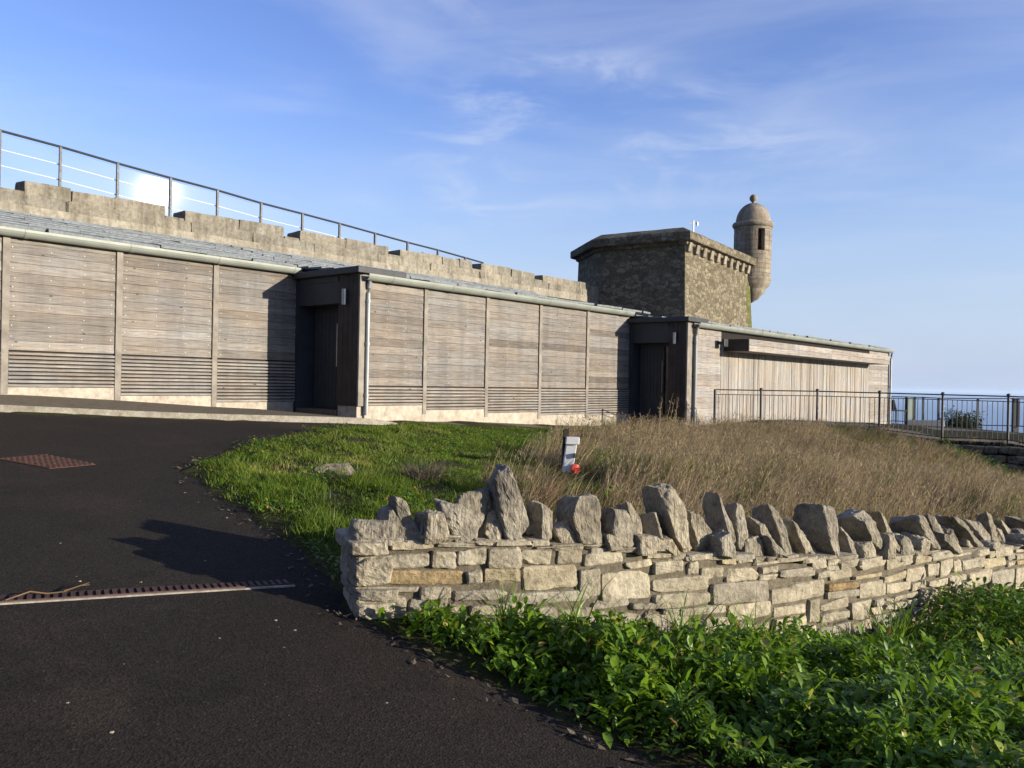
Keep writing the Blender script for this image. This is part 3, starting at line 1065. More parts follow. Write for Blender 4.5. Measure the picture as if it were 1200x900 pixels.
# porches: the shaded end wall of each step with a recessed door
def porch(sp, ta, tb, eave, zfloor, light_px, cap_len):
    D = ta - tb
    # cap
    mb = MB()
    fb(mb, sp - .13, sp + cap_len, ta + .05, tb - .12, eave - .07, eave + .045)
    mb.build('porch_cap', [MT['anthracite']], bld, bevel=.01)
    # jamb beside the older bay, column at the outer corner
    jb = MB()
    fb(jb, sp - .03, sp + .35, ta, ta - .13, zfloor - .1, eave - .07)
    jb.build('jamb', [MT['anthracite']], bld)
    cb = MB()
    cw = D * .29
    nb = 4
    for k in range(nb):
        fb(cb, sp - .03, sp + .40, tb + cw * (k + 1) / nb - .006, tb + cw * k / nb - .0, zfloor + .14, eave - .07, 0)
    fb(cb, sp, sp + .40, tb + cw - .02, tb + .01, zfloor + .12, eave - .08, 0)
    cb.build('column', [MT['darkwood_and_shade']], bld)
    base = MB()
    fb(base, sp - .015, sp + .40, tb + cw - .01, tb - .0, zfloor - .3, zfloor + .14)
    base.build('column_base', [MT['plinth']], bld, bevel=.005)
    fa = MB()
    fb(fa, sp - .02, sp + .37, ta - .135, tb + cw + .003, eave - .58, eave - .072)
    fb(fa, sp - .035, sp - .02, ta - .15, tb + cw + .02, eave - .18, eave - .09)
    fa.build('fascia', [MT['anthracite']], bld)
    # back of the recess with door leaf
    rt0, rt1 = ta - .13, tb + cw
    bk = MB()
    fb(bk, sp + .36, sp + .44, rt0, rt1, zfloor - .2, eave - .1)
    bk.build('recess_wall', [MT['anthracite']], bld)
    dw = rt0 - rt1
    dr = MB()
    nb = 7
    d0, d1_ = rt0 - dw * .06, rt0 - dw * .72
    for k in range(nb):
        fb(dr, sp + .30, sp + .362, d0 + (d1_ - d0) * k / nb - .003, d0 + (d1_ - d0) * (k + 1) / nb + .003, zfloor + .06, eave - .66, 0)
    door = dr.build('door', [MT['anthracite']], bld)
    gl = MB()
    fb(gl, sp + .32, sp + .362, rt0 - dw * .75, rt0 - dw * .93, zfloor + .06, eave - .66)
    gl.build('side_light', [MT['darkglass']], bld)
    hd = MB()
    ht = rt0 - dw * .70
    hd.tube([W(sp + .24, ht, zfloor + .85), W(sp + .24, ht, zfloor + 1.65)], .016, 8)
    for z in (zfloor + .95, zfloor + 1.55):
        hd.tube([W(sp + .24, ht, z), W(sp + .31, ht, z)], .01, 6)
    hd.build('handle', [MT['steel']], door)
    st = MB()
    fb(st, sp - .05, sp + .40, rt0, rt1, zfloor - .3, zfloor + .05)
    st.build('threshold', [MT['pave']], bld)
    # corner post that the sun catches
    po = MB()
    fb(po, sp - .028, sp + .13, tb - .003, tb - .05, zfloor + .14, eave - .10)
    po.build('corner_post', [MT['batten']], bld, bevel=.006)
    rc = MB()
    fb(rc, sp + .13, sp + .34, tb + .06, tb - .004, zfloor - .2, eave - .10)
    rc.build('corner_lining', [MT['batten']], bld)
    # tubular wall light
    lt = MB()
    tl = tb + cw * .58
    zl = light_px
    lt.tube([W(sp - .09, tl, zl - .14), W(sp - .09, tl, zl + .14)], .045, 16)
    lf = lt.build('wall_light', [MT['steel']], bld, smooth=False)
    bk2 = MB()
    fb(bk2, sp - .05, sp - .028, tl + .035, tl - .035, zl - .09, zl + .09)
    bk2.build('bracket', [MT['anthracite']], lf)


porch(S12, T1, T2, E2 + .06, .93, 3.02, 1.0)
porch(S23, T2, T3, E3 + .06, .52, 2.72, .9)
p_s = on_face(427.5, 400, T2)[0]
downpipe(p_s, T2, E2, .92)
p_s = on_face(812, 430, T3)[0]
downpipe(p_s, T3, E3, .48)
downpipe(S3E - .02, T3 - .05, E3, .2)

def cube_sphere(n):
    """subdivided cube surface in [-1,1]^3: vertices, quads"""
    vs, fs, ix = [], [], {}

    def vid(p):
        k = tuple(round(c, 5) for c in p)
        if k not in ix:
            ix[k] = len(vs)
            vs.append(k)
        return ix[k]
    lin = [-1 + 2 * i / n for i in range(n + 1)]
    for ax in range(3):
        for sg_ in (-1, 1):
            for i in range(n):
                for j in range(n):
                    q = []
                    for (a, b) in ((i, j), (i + 1, j), (i + 1, j + 1), (i, j + 1)):
                        p = [0, 0, 0]
                        p[ax] = sg_
                        p[(ax + 1) % 3] = lin[a]
                        p[(ax + 2) % 3] = lin[b]
                        q.append(vid(p))
                    fs.append(tuple(q if sg_ > 0 else q[::-1]))
    return np.array(vs, float), fs


CS4, CF4 = cube_sphere(5)
CS9, CF9 = cube_sphere(11)
CS12, CF12 = cube_sphere(16)
CS7, CF7 = cube_sphere(7)


def stone_verts(cs, corners, k=9.0, planes=0, amp=.012, fr=6.0, seed=None, cut=.75):
    """corners: 8 points (bottom loop 4, top loop 4)"""
    s = random.random() * 100 if seed is None else seed
    nrm = (np.abs(cs) ** k).sum(1) ** (1 / k)
    u = cs / nrm[:, None]
    for _ in range(planes):
        d = np.array([random.gauss(0, 1), random.gauss(0, .6), random.gauss(0, 1)])
        d /= np.linalg.norm(d)
        h = cut * np.abs(d).sum() * random.uniform(.78, 1.0)
        ov = np.maximum(u @ d - h, 0)
        u = u - ov[:, None] * d[None, :]
    c = np.array([tuple(p) for p in corners], float)
    x, y, z = (u[:, 0] + 1) / 2, (u[:, 1] + 1) / 2, (u[:, 2] + 1) / 2
    P = np.zeros((len(u), 3))
    order = ((0, 0, 0), (1, 0, 0), (1, 1, 0), (0, 1, 0), (0, 0, 1), (1, 0, 1), (1, 1, 1), (0, 1, 1))
    for q, (i, j, l) in zip(c, order):
        wgt = (x if i else 1 - x) * (y if j else 1 - y) * (z if l else 1 - z)
        P += wgt[:, None] * q[None, :]
    ctr = P.mean(0)
    out = []
    for p in P:
        v = Vector(p)
        dirv = (v - Vector(ctr)).normalized()
        q = v * fr + Vector((s, s * .7, -s))
        h = noise.noise(q) + .55 * (.5 - abs(noise.noise(q * 2.3))) + .35 * noise.noise(q * 5.1) + .2 * noise.noise(q * 11)
        out.append(v + dirv * h * amp)
    return out


# ---------------------------------------------------------------- fort parapet behind the roof
par = thing('fort_parapet', 'long old limestone parapet wall with shallow crenels standing behind the timber building', 'wall', W(5, TF, 0.8))
s_end = on_face(692, 340, TF)[0]
mer = [on_face(x, y, TF)[0] for x, y in ((30, 208), (217, 243), (352, 268), (470, 292), (565, 309), (637, 324))]
pitch = (mer[-1] - mer[0]) / 5
wl_ = MB()
ZT = 4.98
ZL = 4.72


def irregular_block(mb, s0, s1, t0, t1, z0, z1, mat=0):
    j = lambda a: random.uniform(-a, a)
    mb.add(stone_verts(CS7, [W(s0, t0, z0), W(s1, t0, z0), W(s1, t1 + j(.012), z0), W(s0, t1 + j(.012), z0),
             W(s0 + j(.01), t0, z1 + j(.02)), W(s1 + j(.01), t0, z1 + j(.02)), W(s1 + j(.01), t1 + j(.02), z1 + j(.02)), W(s0 + j(.01), t1 + j(.02), z1 + j(.02))], 26, 0, .010, 6, None, .92), CF7, mat, random.uniform(.22, .66))


fb(wl_, -9, s_end + .1, TF + .6, TF + .06, 0.3, ZL - .02, 0, .4)
s = -9.0
while s < s_end:
    e = min(s + random.uniform(1.2, 2.6), s_end + .1)
    irregular_block(wl_, s, e + .002, TF + .30, TF - .0 + random.uniform(-.015, .015), 4.50, ZL + .01, 0)
    s = e
fb(wl_, -9, s_end + .1, TF + .08, TF - .03, 4.30, 4.52, 1, .5)
wl_.build('parapet_wall', [MT['parapet'], MT['flash']], par)
starts = [mer[0] - pitch * k for k in (3, 2, 1)] + mer
for i, s0 in enumerate(starts):
    s1 = starts[i + 1] - pitch * .13 if i + 1 < len(starts) else s_end
    mb = MB()
    s = s0
    while s < s1 - .01:
        e = min(s + random.uniform(.6, 1.4), s1)
        if s1 - e < .3:
            e = s1
        irregular_block(mb, s, e + .002, TF + .55, TF + .03 + random.uniform(-.02, .02), ZL - .01, ZT + random.uniform(-.035, .02), 0)
        s = e
    mb.build('merlon', [MT['parapet']], par)
# low sills between the merlons
for i in range(len(starts) - 1):
    mb = MB()
    a, b = starts[i + 1] - pitch * .13, starts[i + 1]
    fb(mb, a, b, TF + .5, TF + .04, ZL, ZT - .2, 0)
    mb.build('sill', [MT['parapet']], par)
# return end next to the tower
re_ = MB()
fb(re_, s_end + .0, s_end + .45, TF + .5, TF - .06, 0.3, 4.86, 0, .6)
fb(re_, s_end + .45, s_end + .9, TF + 3.5, TF + .2, 0.3, 4.70, 0, .4)
re_.build('wall_end', [MT['parapet']], par, bevel=.02)

# ---------------------------------------------------------------- glass balustrade on the fort roof
v_pane = -(ray(185, 225)).normalized()
nb = (v_pane + SUN_DIR).normalized()
BN = Vector((nb.x, nb.y, 0)).normalized()
BU = Vector((-BN.y, BN.x, 0))
bp0 = at_depth(0, 153, 16.55)
TB = -bp0.dot(BN)


def on_bal(px, py):
    d = ray(px, py)
    k = -TB / d.dot(BN)
    return CAM + d * k


bal = thing('glass_balustrade', 'glass balustrade with thin dark posts and handrail above the fort parapet', 'balustrade', (bp0.x, bp0.y, 4.5))
post_px = [(0, 153), (71, 172), (138, 191.5), (200, 208.5), (255, 223), (306, 238), (354.5, 250.5), (398, 262), (439.5, 273.5), (477.5, 284), (513, 293), (545, 302), (566, 308)]
bpts = [on_bal(*p) for p in post_px]
step = bpts[1] - bpts[0]
bpts = [bpts[0] - step * 2, bpts[0] - step] + bpts
for p in bpts:
    mb = MB()
    a, b = p + BU * .03, p - BU * .03
    mb.hexa([tuple(p - BU * .022 - BN * .03 + Vector((0, 0, -1.3))), tuple(p + BU * .022 - BN * .03 + Vector((0, 0, -1.3))), tuple(p + BU * .022 + BN * .03 + Vector((0, 0, -1.3))), tuple(p - BU * .022 + BN * .03 + Vector((0, 0, -1.3))),
             tuple(p - BU * .022 - BN * .03), tuple(p + BU * .022 - BN * .03), tuple(p + BU * .022 + BN * .03), tuple(p - BU * .022 + BN * .03)])
    mb.build('post', [MT['black_metal']], bal)
mb = MB()
mb.tube([p + Vector((0, 0, .0)) for p in bpts], .026, 8)
mb.build('handrail', [MT['black_metal']], bal)
for i in range(len(bpts) - 1):
    a, b = bpts[i], bpts[i + 1]
    u = (b - a)
    u2 = Vector((u.x, u.y, 0)).normalized()
    a2, b2 = a + u * .04, b - u * .04
    mb = MB()
    mb.add([a2 + Vector((0, 0, -1.15)), b2 + Vector((0, 0, -1.15)), b2 + Vector((0, 0, -.07)), a2 + Vector((0, 0, -.07))], [(0, 1, 2, 3)])
    mb.build('glass_pane', [MT['glass']], bal)
for dz in (-.36, -.68):
    mb = MB()
    mb.tube([p - BN * .06 + Vector((0, 0, dz)) for p in bpts], .012, 6)
    mb.build('wire', [MT['white']], bal)

# ---------------------------------------------------------------- stone tower with corner turret
E1V, E2V = Vector((.56, .83, 0)).normalized(), Vector((-.83, .56, 0)).normalized()
EC = (E1V + E2V).normalized()
c0 = at_depth(803, 280, 26.6)
c0.z = 0
cR = c0 + E1V * 6.2
cL = c0 + E2V * 3.15
cLL = cL + EC * 2.5
ZTW = 6.70
tw = thing('stone_tower', 'squat rubble stone fort tower with a round domed corner turret', 'tower', (c0.x, c0.y, 0.3))
cB = cR + E2V * 4.8
cBL = cLL + E1V * 2.5
ring_top = [cLL, cL, c0, cR, cB, cBL]
wz0, wz1 = 0.2, ZTW - .62
ring_bot = [cLL + Vector((-.12, -.05, 0)), cL + Vector((-.05, -.05, 0)), c0 + Vector((.08, -.05, 0)), cR + E1V * 1.25, cB + E1V * .5, cBL]
mb = MB()
n = len(ring_top)
NZ = 10
vs, fs = [], []
for k in range(NZ + 1):
    f = k / NZ
    for a, b in zip(ring_bot, ring_top):
        p = a.lerp(b, f)
        vs.append((p.x, p.y, wz0 + (wz1 - wz0) * f))
for k in range(NZ):
    for i in range(n):
        fs.append((k * n + i, k * n + (i + 1) % n, (k + 1) * n + (i + 1) % n, (k + 1) * n + i))
mb.add(vs, fs)
mb.build('wall', [MT['tower']], tw)


def offset_ring(ring, d):
    cx = sum((p for p in ring), Vector((0, 0, 0))) / len(ring)
    out = []
    m = len(ring)
    for i in range(m):
        a, b, c = ring[i - 1], ring[i], ring[(i + 1) % m]
        n1 = Vector(((b - a).y, -(b - a).x, 0)).normalized()
        n2 = Vector(((c - b).y, -(c - b).x, 0)).normalized()
        nn = (n1 + n2).normalized()
        if nn.dot(b - cx) < 0:
            nn = -nn
        k = d / max(.45, nn.dot(n1) if nn.dot(n1) > 0 else nn.dot(-n1))
        out.append(b + nn * k)
    return out


mb = MB()
prof = [(.0, -.64), (.08, -.61), (.10, -.53), (.27, -.50), (.285, -.48), (.285, -.26), (.26, -.23), (-.12, -.03), (-.35, .0)]
vs, fs = [], []
NSEG = 14
for (d, z) in prof:
    r = offset_ring(ring_top, d)
    for i in range(n):
        for q in range(NSEG):
            p = r[i].lerp(r[(i + 1) % n], q / NSEG)
            jj = noise.noise(Vector((p.x * 1.3, p.y * 1.3, z * 2))) * .010
            vs.append((p.x + jj, p.y - jj, ZTW + z + jj))
m_ = n * NSEG
for k in range(len(prof) - 1):
    for i in range(m_):
        fs.append((k * m_ + i, k * m_ + (i + 1) % m_, (k + 1) * m_ + (i + 1) % m_, (k + 1) * m_ + i))
fs.append(tuple((len(prof) - 1) * m_ + i for i in range(m_)))
mb.add(vs, fs)
mb.build('coping', [MT['tower']], tw)
# corbels under the coping, on the sunlit and the shaded face
for (a, b, nn, cnt) in ((c0, cR, -E2V, 10),):
    dd = (b - a)
    L = dd.length
    dd.normalize()
    for k in range(cnt):
        q = a + dd * (0.04 + (L - .36) * k / (cnt - 1))
        mb = MB()
        q1 = q + dd * .26
        z1 = ZTW - .53
        o1, o2 = nn * .17, nn * .11
        mb.hexa([q - nn * .05 + Vector((0, 0, z1 - .30)), q1 - nn * .05 + Vector((0, 0, z1 - .30)), q1 + o2 + Vector((0, 0, z1 - .30)), q + o2 + Vector((0, 0, z1 - .30)),
                 q - nn * .05 + Vector((0, 0, z1)), q1 - nn * .05 + Vector((0, 0, z1)), q1 + o1 + Vector((0, 0, z1)), q + o1 + Vector((0, 0, z1))])
        mb.build('corbel', [MT['turret']], tw, bevel=.03)
# mossy quoin strip on the right end of the tower
mb = MB()
random.seed(17)
mv = lambda f, q, o: cR + E1V * (1.25 * (1 - f) + q) - E2V * o + Vector((0, 0, wz0 + (wz1 - wz0) * f))
for k in range(16):
    f0, f1 = .45 + .47 * k / 16, .45 + .47 * (k + 1) / 16
    wl2 = (.85 - .55 * k / 16) + random.uniform(-.15, .15)
    mb.hexa([mv(f0, -wl2, -.02), mv(f0, .05, .05), mv(f0, .06, -.5), mv(f0, -.2, -.5), mv(f1, -wl2 + .05, -.02), mv(f1, .045, .05), mv(f1, .055, -.5), mv(f1, -.2, -.5)])
mb.build('mossy_edge', [MT['moss']], tw)
# turret
tc_ = at_depth(882.5, 262, 32.4)
TX, TY = tc_.x, tc_.y
PX = 32.4 / F_PX
zt = lambda py: at_depth(882.5, py, 32.4).z
R = 21.3 * PX
mb = MB()
body = [(R * .97, zt(327)), (R * .985, zt(322)), (R, zt(316)), (R, zt(268.5))]
nseg = 48
slit_a = math.atan2(-(TY), -(TX)) + math.radians(23)


def ringpts(r, z, a0=None):
    return [(TX + r * math.cos(2 * math.pi * k / nseg), TY + r * math.sin(2 * math.pi * k / nseg), z) for k in range(nseg)]


def lathe_abs(mb, prof, mat=0, skip=None):
    vs, fs = [], []
    for r, z in prof:
        vs += ringpts(r, z)
    for i in range(len(prof) - 1):
        for k in range(nseg):
            if skip and skip(i, k):
                continue
            fs.append((i * nseg + k, i * nseg + (k + 1) % nseg, (i + 1) * nseg + (k + 1) % nseg, (i + 1) * nseg + k))
    mb.add(vs, fs, mat, .5)


ks = int(round(slit_a / (2 * math.pi / nseg))) % nseg
body = [(R * .97, zt(327)), (R * .985, zt(322)), (R, zt(316)), (R, zt(296)), (R, zt(271)), (R, zt(268.0))]
slit = {ks, (ks + 1) % nseg, (ks - 1) % nseg}
nc_ = 11
zs_ = [zt(327) + (zt(268.0) - zt(327)) * i / nc_ for i in range(nc_ + 1)]
zs_ = sorted(set(zs_ + [zt(296), zt(271)]))
zs_ = [z for i, z in enumerate(zs_) if i == 0 or z - zs_[i - 1] > .03]
for i in range(len(zs_) - 1):
    z0, z1 = zs_[i], zs_[i + 1]
    k = (i % 2) * 2
    while k < nseg + (i % 2) * 2:
        w = random.choice((3, 4, 5, 6))
        w = min(w, nseg + (i % 2) * 2 - k)
        r_ = R + random.uniform(-.008, .006)
        rn_ = random.choice((.1, .3, .45, .5, .55, .7, .85))
        for q in range(k, k + w):
            if zt(296) - .01 < (z0 + z1) / 2 < zt(271) + .01 and (q % nseg) in slit:
                continue
            a0_, a1_ = 2 * math.pi * q / nseg, 2 * math.pi * (q + 1) / nseg
            mb.add([(TX + r_ * math.cos(a), TY + r_ * math.sin(a), z) for a, z in ((a0_, z0 + .004), (a1_, z0 + .004), (a1_, z1 - .004), (a0_, z1 - .004))], [(0, 1, 2, 3)], 0, rn_)
        k += w
# near-black cylinder inside the look-out, behind the slit
lathe_abs(mb, [(R * .72, zt(330)), (R * .72, zt(266))], 1)
for kk in ((ks - 1) % nseg, (ks + 2) % nseg):
    a = 2 * math.pi * kk / nseg
    p = lambda r, z: (TX + r * math.cos(a), TY + r * math.sin(a), z)
    mb.add([p(R, zt(296)), p(R * .7, zt(296)), p(R * .7, zt(271)), p(R, zt(271))], [(0, 1, 2, 3)])
a_, b_ = 2 * math.pi * ((ks - 1) % nseg) / nseg, 2 * math.pi * ((ks + 2) % nseg) / nseg
for z in (zt(296), zt(271)):
    mb.add([(TX + r * math.cos(a), TY + r * math.sin(a), z) for r, a in ((R, a_), (R, b_), (R * .7, b_), (R * .7, a_))], [(0, 1, 2, 3)])
tur = mb.build('turret', [MT['turret'], MT['gap']], tw, smooth=False)
mb = MB()
lathe_abs(mb, [(R * .9, zt(268.4)), (R * 1.03, zt(267.5)), (R * 1.10, zt(265.5)), (R * 1.11, zt(263.5)), (R * 1.06, zt(261.8)), (R * .8, zt(260.5))])
mb.build('cornice', [MT['turret']], tur, smooth=True)
mb = MB()
dp = []
for k in range(12):
    a = math.pi / 2 * k / 11
    dp.append((R * .90 * math.cos(a) + .02, zt(261.5) + R * 1.10 * math.sin(a)))
lathe_abs(mb, dp)
mb.build('dome', [MT['turret']], tur, smooth=True)
mb = MB()
zc, rb = zt(232.4), 4.6 * PX
lathe_abs(mb, [(rb * .55, zt(239.5)), (rb * .42, zt(237.5)), (rb * .5, zt(236.8))] + [(rb * math.sin(a) + .001, zc - rb * math.cos(a)) for a in [math.pi * (k + 1.2) / 11 for k in range(10)]])
mb.build('finial', [MT['turret']], tur, smooth=True)
mb = MB()
lathe_abs(mb, [(R * .99, zt(326)), (R * 1.02, zt(327.5)), (R * 1.02, zt(329)), (R * .97, zt(330)), (R * .98, zt(332)), (R * .90, zt(336)), (R * .74, zt(339)), (R * .72, zt(340)), (R * .66, zt(344)), (R * .50, zt(347)), (R * .46, zt(348)), (R * .34, zt(351)), (R * .10, zt(354)), (.01, zt(355))])
mb.build('corbelled_base', [MT['turret']], tur, smooth=True)

# small mast on the tower roof
mp = at_depth(812.5, 270, 27.4)
ms = thing('weather_mast', 'tiny white sensor mast on the tower roof', 'mast', (mp.x, mp.y, ZTW))
mb = MB()
mb.tube([(mp.x, mp.y, ZTW - .1), (mp.x, mp.y, ZTW + .32)], .022, 8)
mb.build('pole', [MT['white']], ms)
mb = MB()
mb.tube([(mp.x - .14, mp.y, ZTW + .22), (mp.x + .14, mp.y, ZTW + .24)], .016, 6)
mb.tube([(mp.x + .12, mp.y, ZTW + .15), (mp.x + .12, mp.y, ZTW + .27)], .04, 8)
mb.build('sensor_arm', [MT['white']], ms)

# ---------------------------------------------------------------- railings on the right
rail = thing('metal_railing', 'dark metal railing with slim bars running along the near edge of the terrace', 'railing', (8, 19, .4))
for i, p in enumerate(RP):
    mb = MB()
    zb = g(p.x, p.y) - .25
    mb.tube([(p.x, p.y, zb), (p.x, p.y, p.z)], .026 if i else .030, 10)
    if i:
        mb.tube([(p.x, p.y, p.z), (p.x, p.y, p.z + .035), (p.x, p.y, p.z + .05)], [.040, .040, .016], 10)
    mb.build('post', [MT['black_metal']], rail)
for i in range(len(RP) - 1):
    a, b = RP[i], RP[i + 1]
    za, zb = g(a.x, a.y), g(b.x, b.y)
    for top in (True, False):
        mb = MB()
        pa = Vector((a.x, a.y, a.z - .01 if top else za + .10))
        pb = Vector((b.x, b.y, b.z - .01 if top else zb + .10))
        mb.tube([pa, pb], .014 if top else .011, 8)
        mb.build('rail', [MT['black_metal']], rail)
    mb = MB()
    pa, pb = Vector((a.x, a.y, a.z - .12)), Vector((b.x, b.y, b.z - .12))
    mb.tube([pa, pb], .009, 8)
    mb.build('rail', [MT['black_metal']], rail)
    nb_ = 13
    for k in range(1, nb_):
        q = a.lerp(b, k / nb_)
        zz = za + (zb - za) * k / nb_
        mb = MB()
        mb.tube([(q.x, q.y, zz + .10), (q.x, q.y, q.z - .12)], .0072, 6)
        mb.build('bar', [MT['black_metal']], rail)

# seaward railing of the terrace
r2 = thing('terrace_railing', 'thin dark seaward railing with square posts at the far edge of the terrace', 'railing', (16.5, 33, .0))
rp2 = [(1044, 464, 35.2, 492), (1062, 464.5, 34.6, 494.5), (1072, 465, 34.2, 497), (1082, 465, 33.9, 498), (1100, 466, 33.3, 501), (1146, 466.5, 32.1, 507), (1190, 466.5, 31.3, 512), (1290, 470, 29.2, 524)]
Q = [at_depth(a, b, c) for a, b, c, d in rp2]
for p, (a, b, c, d) in zip(Q, rp2):
    mb = MB()
    zb = at_depth(a, d, c).z - .3
    w = .085 if a == 1190 else .034
    mb.box(p.x - w, p.x + w, p.y - w, p.y + w, zb, p.z)
    mb.build('post', [MT['black_metal']], r2)
for i in range(len(Q) - 1):
    for dz in (-.02, -1.05):
        mb = MB()
        mb.tube([Q[i] + Vector((0, 0, dz)), Q[i + 1] + Vector((0, 0, dz))], .02, 6)
        mb.build('rail', [MT['black_metal']], r2)
for k in range(1, 18):
    q = Q[6].lerp(Q[7], k / 18)
    mb = MB()
    mb.tube([q + Vector((0, 0, -.02)), q + Vector((0, 0, -1.05))], .013, 6)
    mb.build('bar', [MT['black_metal']], r2)

# sign board of pale paint at the terrace edge, low cream wall, bench
sg = thing('information_board', 'small pale green board on the terrace behind the railing by the bay corner', 'board', tuple(at_depth(1067, 494, 34.5)))
mb = MB()
a, b = at_depth(1063.5, 466, 34.5), at_depth(1071, 491, 34.5)
mb.box(a.x, b.x, a.y, a.y + .04, b.z, a.z)
mb.build('panel', [MT['palegreen']], sg, bevel=.008)
for x in (a.x + .03, b.x - .03):
    mb = MB()
    mb.box(x - .02, x + .02, a.y + .042, a.y + .08, b.z - .3, a.z - .05)
    mb.build('leg', [MT['black_metal']], sg)
lw0, lw1 = at_depth(1064, 494, 32.9), at_depth(1107, 500, 32.2)
mb = MB()
dn = Vector((lw1.y - lw0.y, -(lw1.x - lw0.x), 0)).normalized() * .11
lo = lambda p, z: Vector((p.x, p.y, z))
za0, za1 = at_depth(1064, 492, 32.9).z, at_depth(1107, 492.5, 32.2).z
mb.hexa([lo(lw0 - dn, -.6), lo(lw1 - dn, -.6), lo(lw1 + dn, -.6), lo(lw0 + dn, -.6), lo(lw0 - dn, za0), lo(lw1 - dn, za1), lo(lw1 + dn, za1), lo(lw0 + dn, za0)])
tag(mb.build('low_wall', [MT['cream']], None, bevel=.015), 'low cream painted wall at the seaward edge of the terrace', 'wall')
bp = at_depth(1047, 493, 34.0)
bn = thing('bench', 'dark bench with raised back beyond the bay corner, seen through the railing', 'bench', (bp.x, bp.y, bp.z))
mb = MB()
bx, by, bz = bp
mb.box(bx - .12, bx + .33, by - .5, by + .5, bz + .40, bz + .45)
mb.build('seat', [MT['black_metal']], bn)
mb = MB()
mb.hexa([(bx - .14, by - .5, bz + .46), (bx - .10, by - .5, bz + .46), (bx - .10, by + .5, bz + .46), (bx - .14, by + .5, bz + .46), (bx - .24, by - .5, bz + .86), (bx - .20, by - .5, bz + .86), (bx - .20, by + .5, bz + .86), (bx - .24, by + .5, bz + .86)])
mb.build('backrest', [MT['black_metal']], bn)
for x in (bx - .08, bx + .28):
    for y in (by - .4, by + .4):
        mb = MB()
        mb.box(x - .02, x + .02, y - .02, y + .02, bz - .08, bz + .399)
        mb.build('leg', [MT['black_metal']], bn)


# ---------------------------------------------------------------- stones
# wall path: px -> ground position and course-top height
wp_px = [415, 500, 600, 700, 800, 900, 1000, 1100, 1200, 1320, 1500]
wp_Y = [4.72, 4.78, 4.90, 5.08, 5.32, 5.60, 6.02, 6.62, 7.40, 8.5, 10.2]
wp_top = [634, 632, 633, 640, 649, 656, 655, 647, 641, 636, 632]


def wall_pt(px):
    Y = np.interp(px, wp_px, wp_Y)
    py = np.interp(px, wp_px, wp_top)
    p = at_depth(px, py, Y)
    return p


_wpx = np.arange(420, 1500, 3.0)
_wP = [wall_pt(x) for x in _wpx]
_wA = [0.0]
for i in range(1, len(_wP)):
    _wA.append(_wA[-1] + (Vector((_wP[i].x, _wP[i].y)) - Vector((_wP[i - 1].x, _wP[i - 1].y))).length)
_wA = np.array(_wA)
_wx = np.array([p.x for p in _wP])
_wy = np.array([p.y for p in _wP])
_wz = np.array([p.z for p in _wP])


def wall_a(px):
    return float(np.interp(px, _wpx, _wA))


def wall_xy(a):
    e = 0.15
    x, y = np.interp(a, _wA, _wx), np.interp(a, _wA, _wy)
    if a < 0:
        x += a
    dx = np.interp(a + e, _wA, _wx) - np.interp(a - e, _wA, _wx)
    dy = np.interp(a + e, _wA, _wy) - np.interp(a - e, _wA, _wy)
    t = Vector((dx, dy, 0)).normalized()
    return Vector((x, y, 0)), t, Vector((t.y, -t.x, 0)), float(np.interp(a, _wA, _wz))


def WP(a, d, z):
    """a along the wall, d metres out of its front face towards the road, z absolute"""
    p, t, b, zt_ = wall_xy(a)
    if d < 0 and a < .7:
        p = p + t * (d * .26 * (1 - max(a, 0) / .7))
    q = p + b * d
    return Vector((q.x, q.y, z))


WD = 0.42       # wall thickness
dsw = thing('dry_stone_wall', 'low curving dry stone wall of pale limestone with jagged upright coping stones beside the road', 'wall', tuple(WP(2.5, -.2, -.1)))
A_END = _wA[-1] - .3
mb = MB()
NR = 6
a = 0.0
# core
cv = []
aa = np.arange(0.06, A_END, .12)
core = MB()
pr = None
for a in aa:
    zt_ = wall_xy(a)[3]
    p = WP(a, 0, 0)
    zb = g(p.x, p.y) - .5
    cur = [WP(a, -.028, zb), WP(a, -.028, zt_ - .035), WP(a, -WD + .05, zt_ - .035), WP(a, -WD + .05, zb)]
    if pr is not None:
        core.add(pr + cur, [(0, 4, 5, 1), (1, 5, 6, 2), (2, 6, 7, 3)], 0, .5)
    else:
        core.add(cur, [(0, 1, 2, 3)], 0, .5)
    pr = cur
core.build('core', [MT['mortar']], dsw)


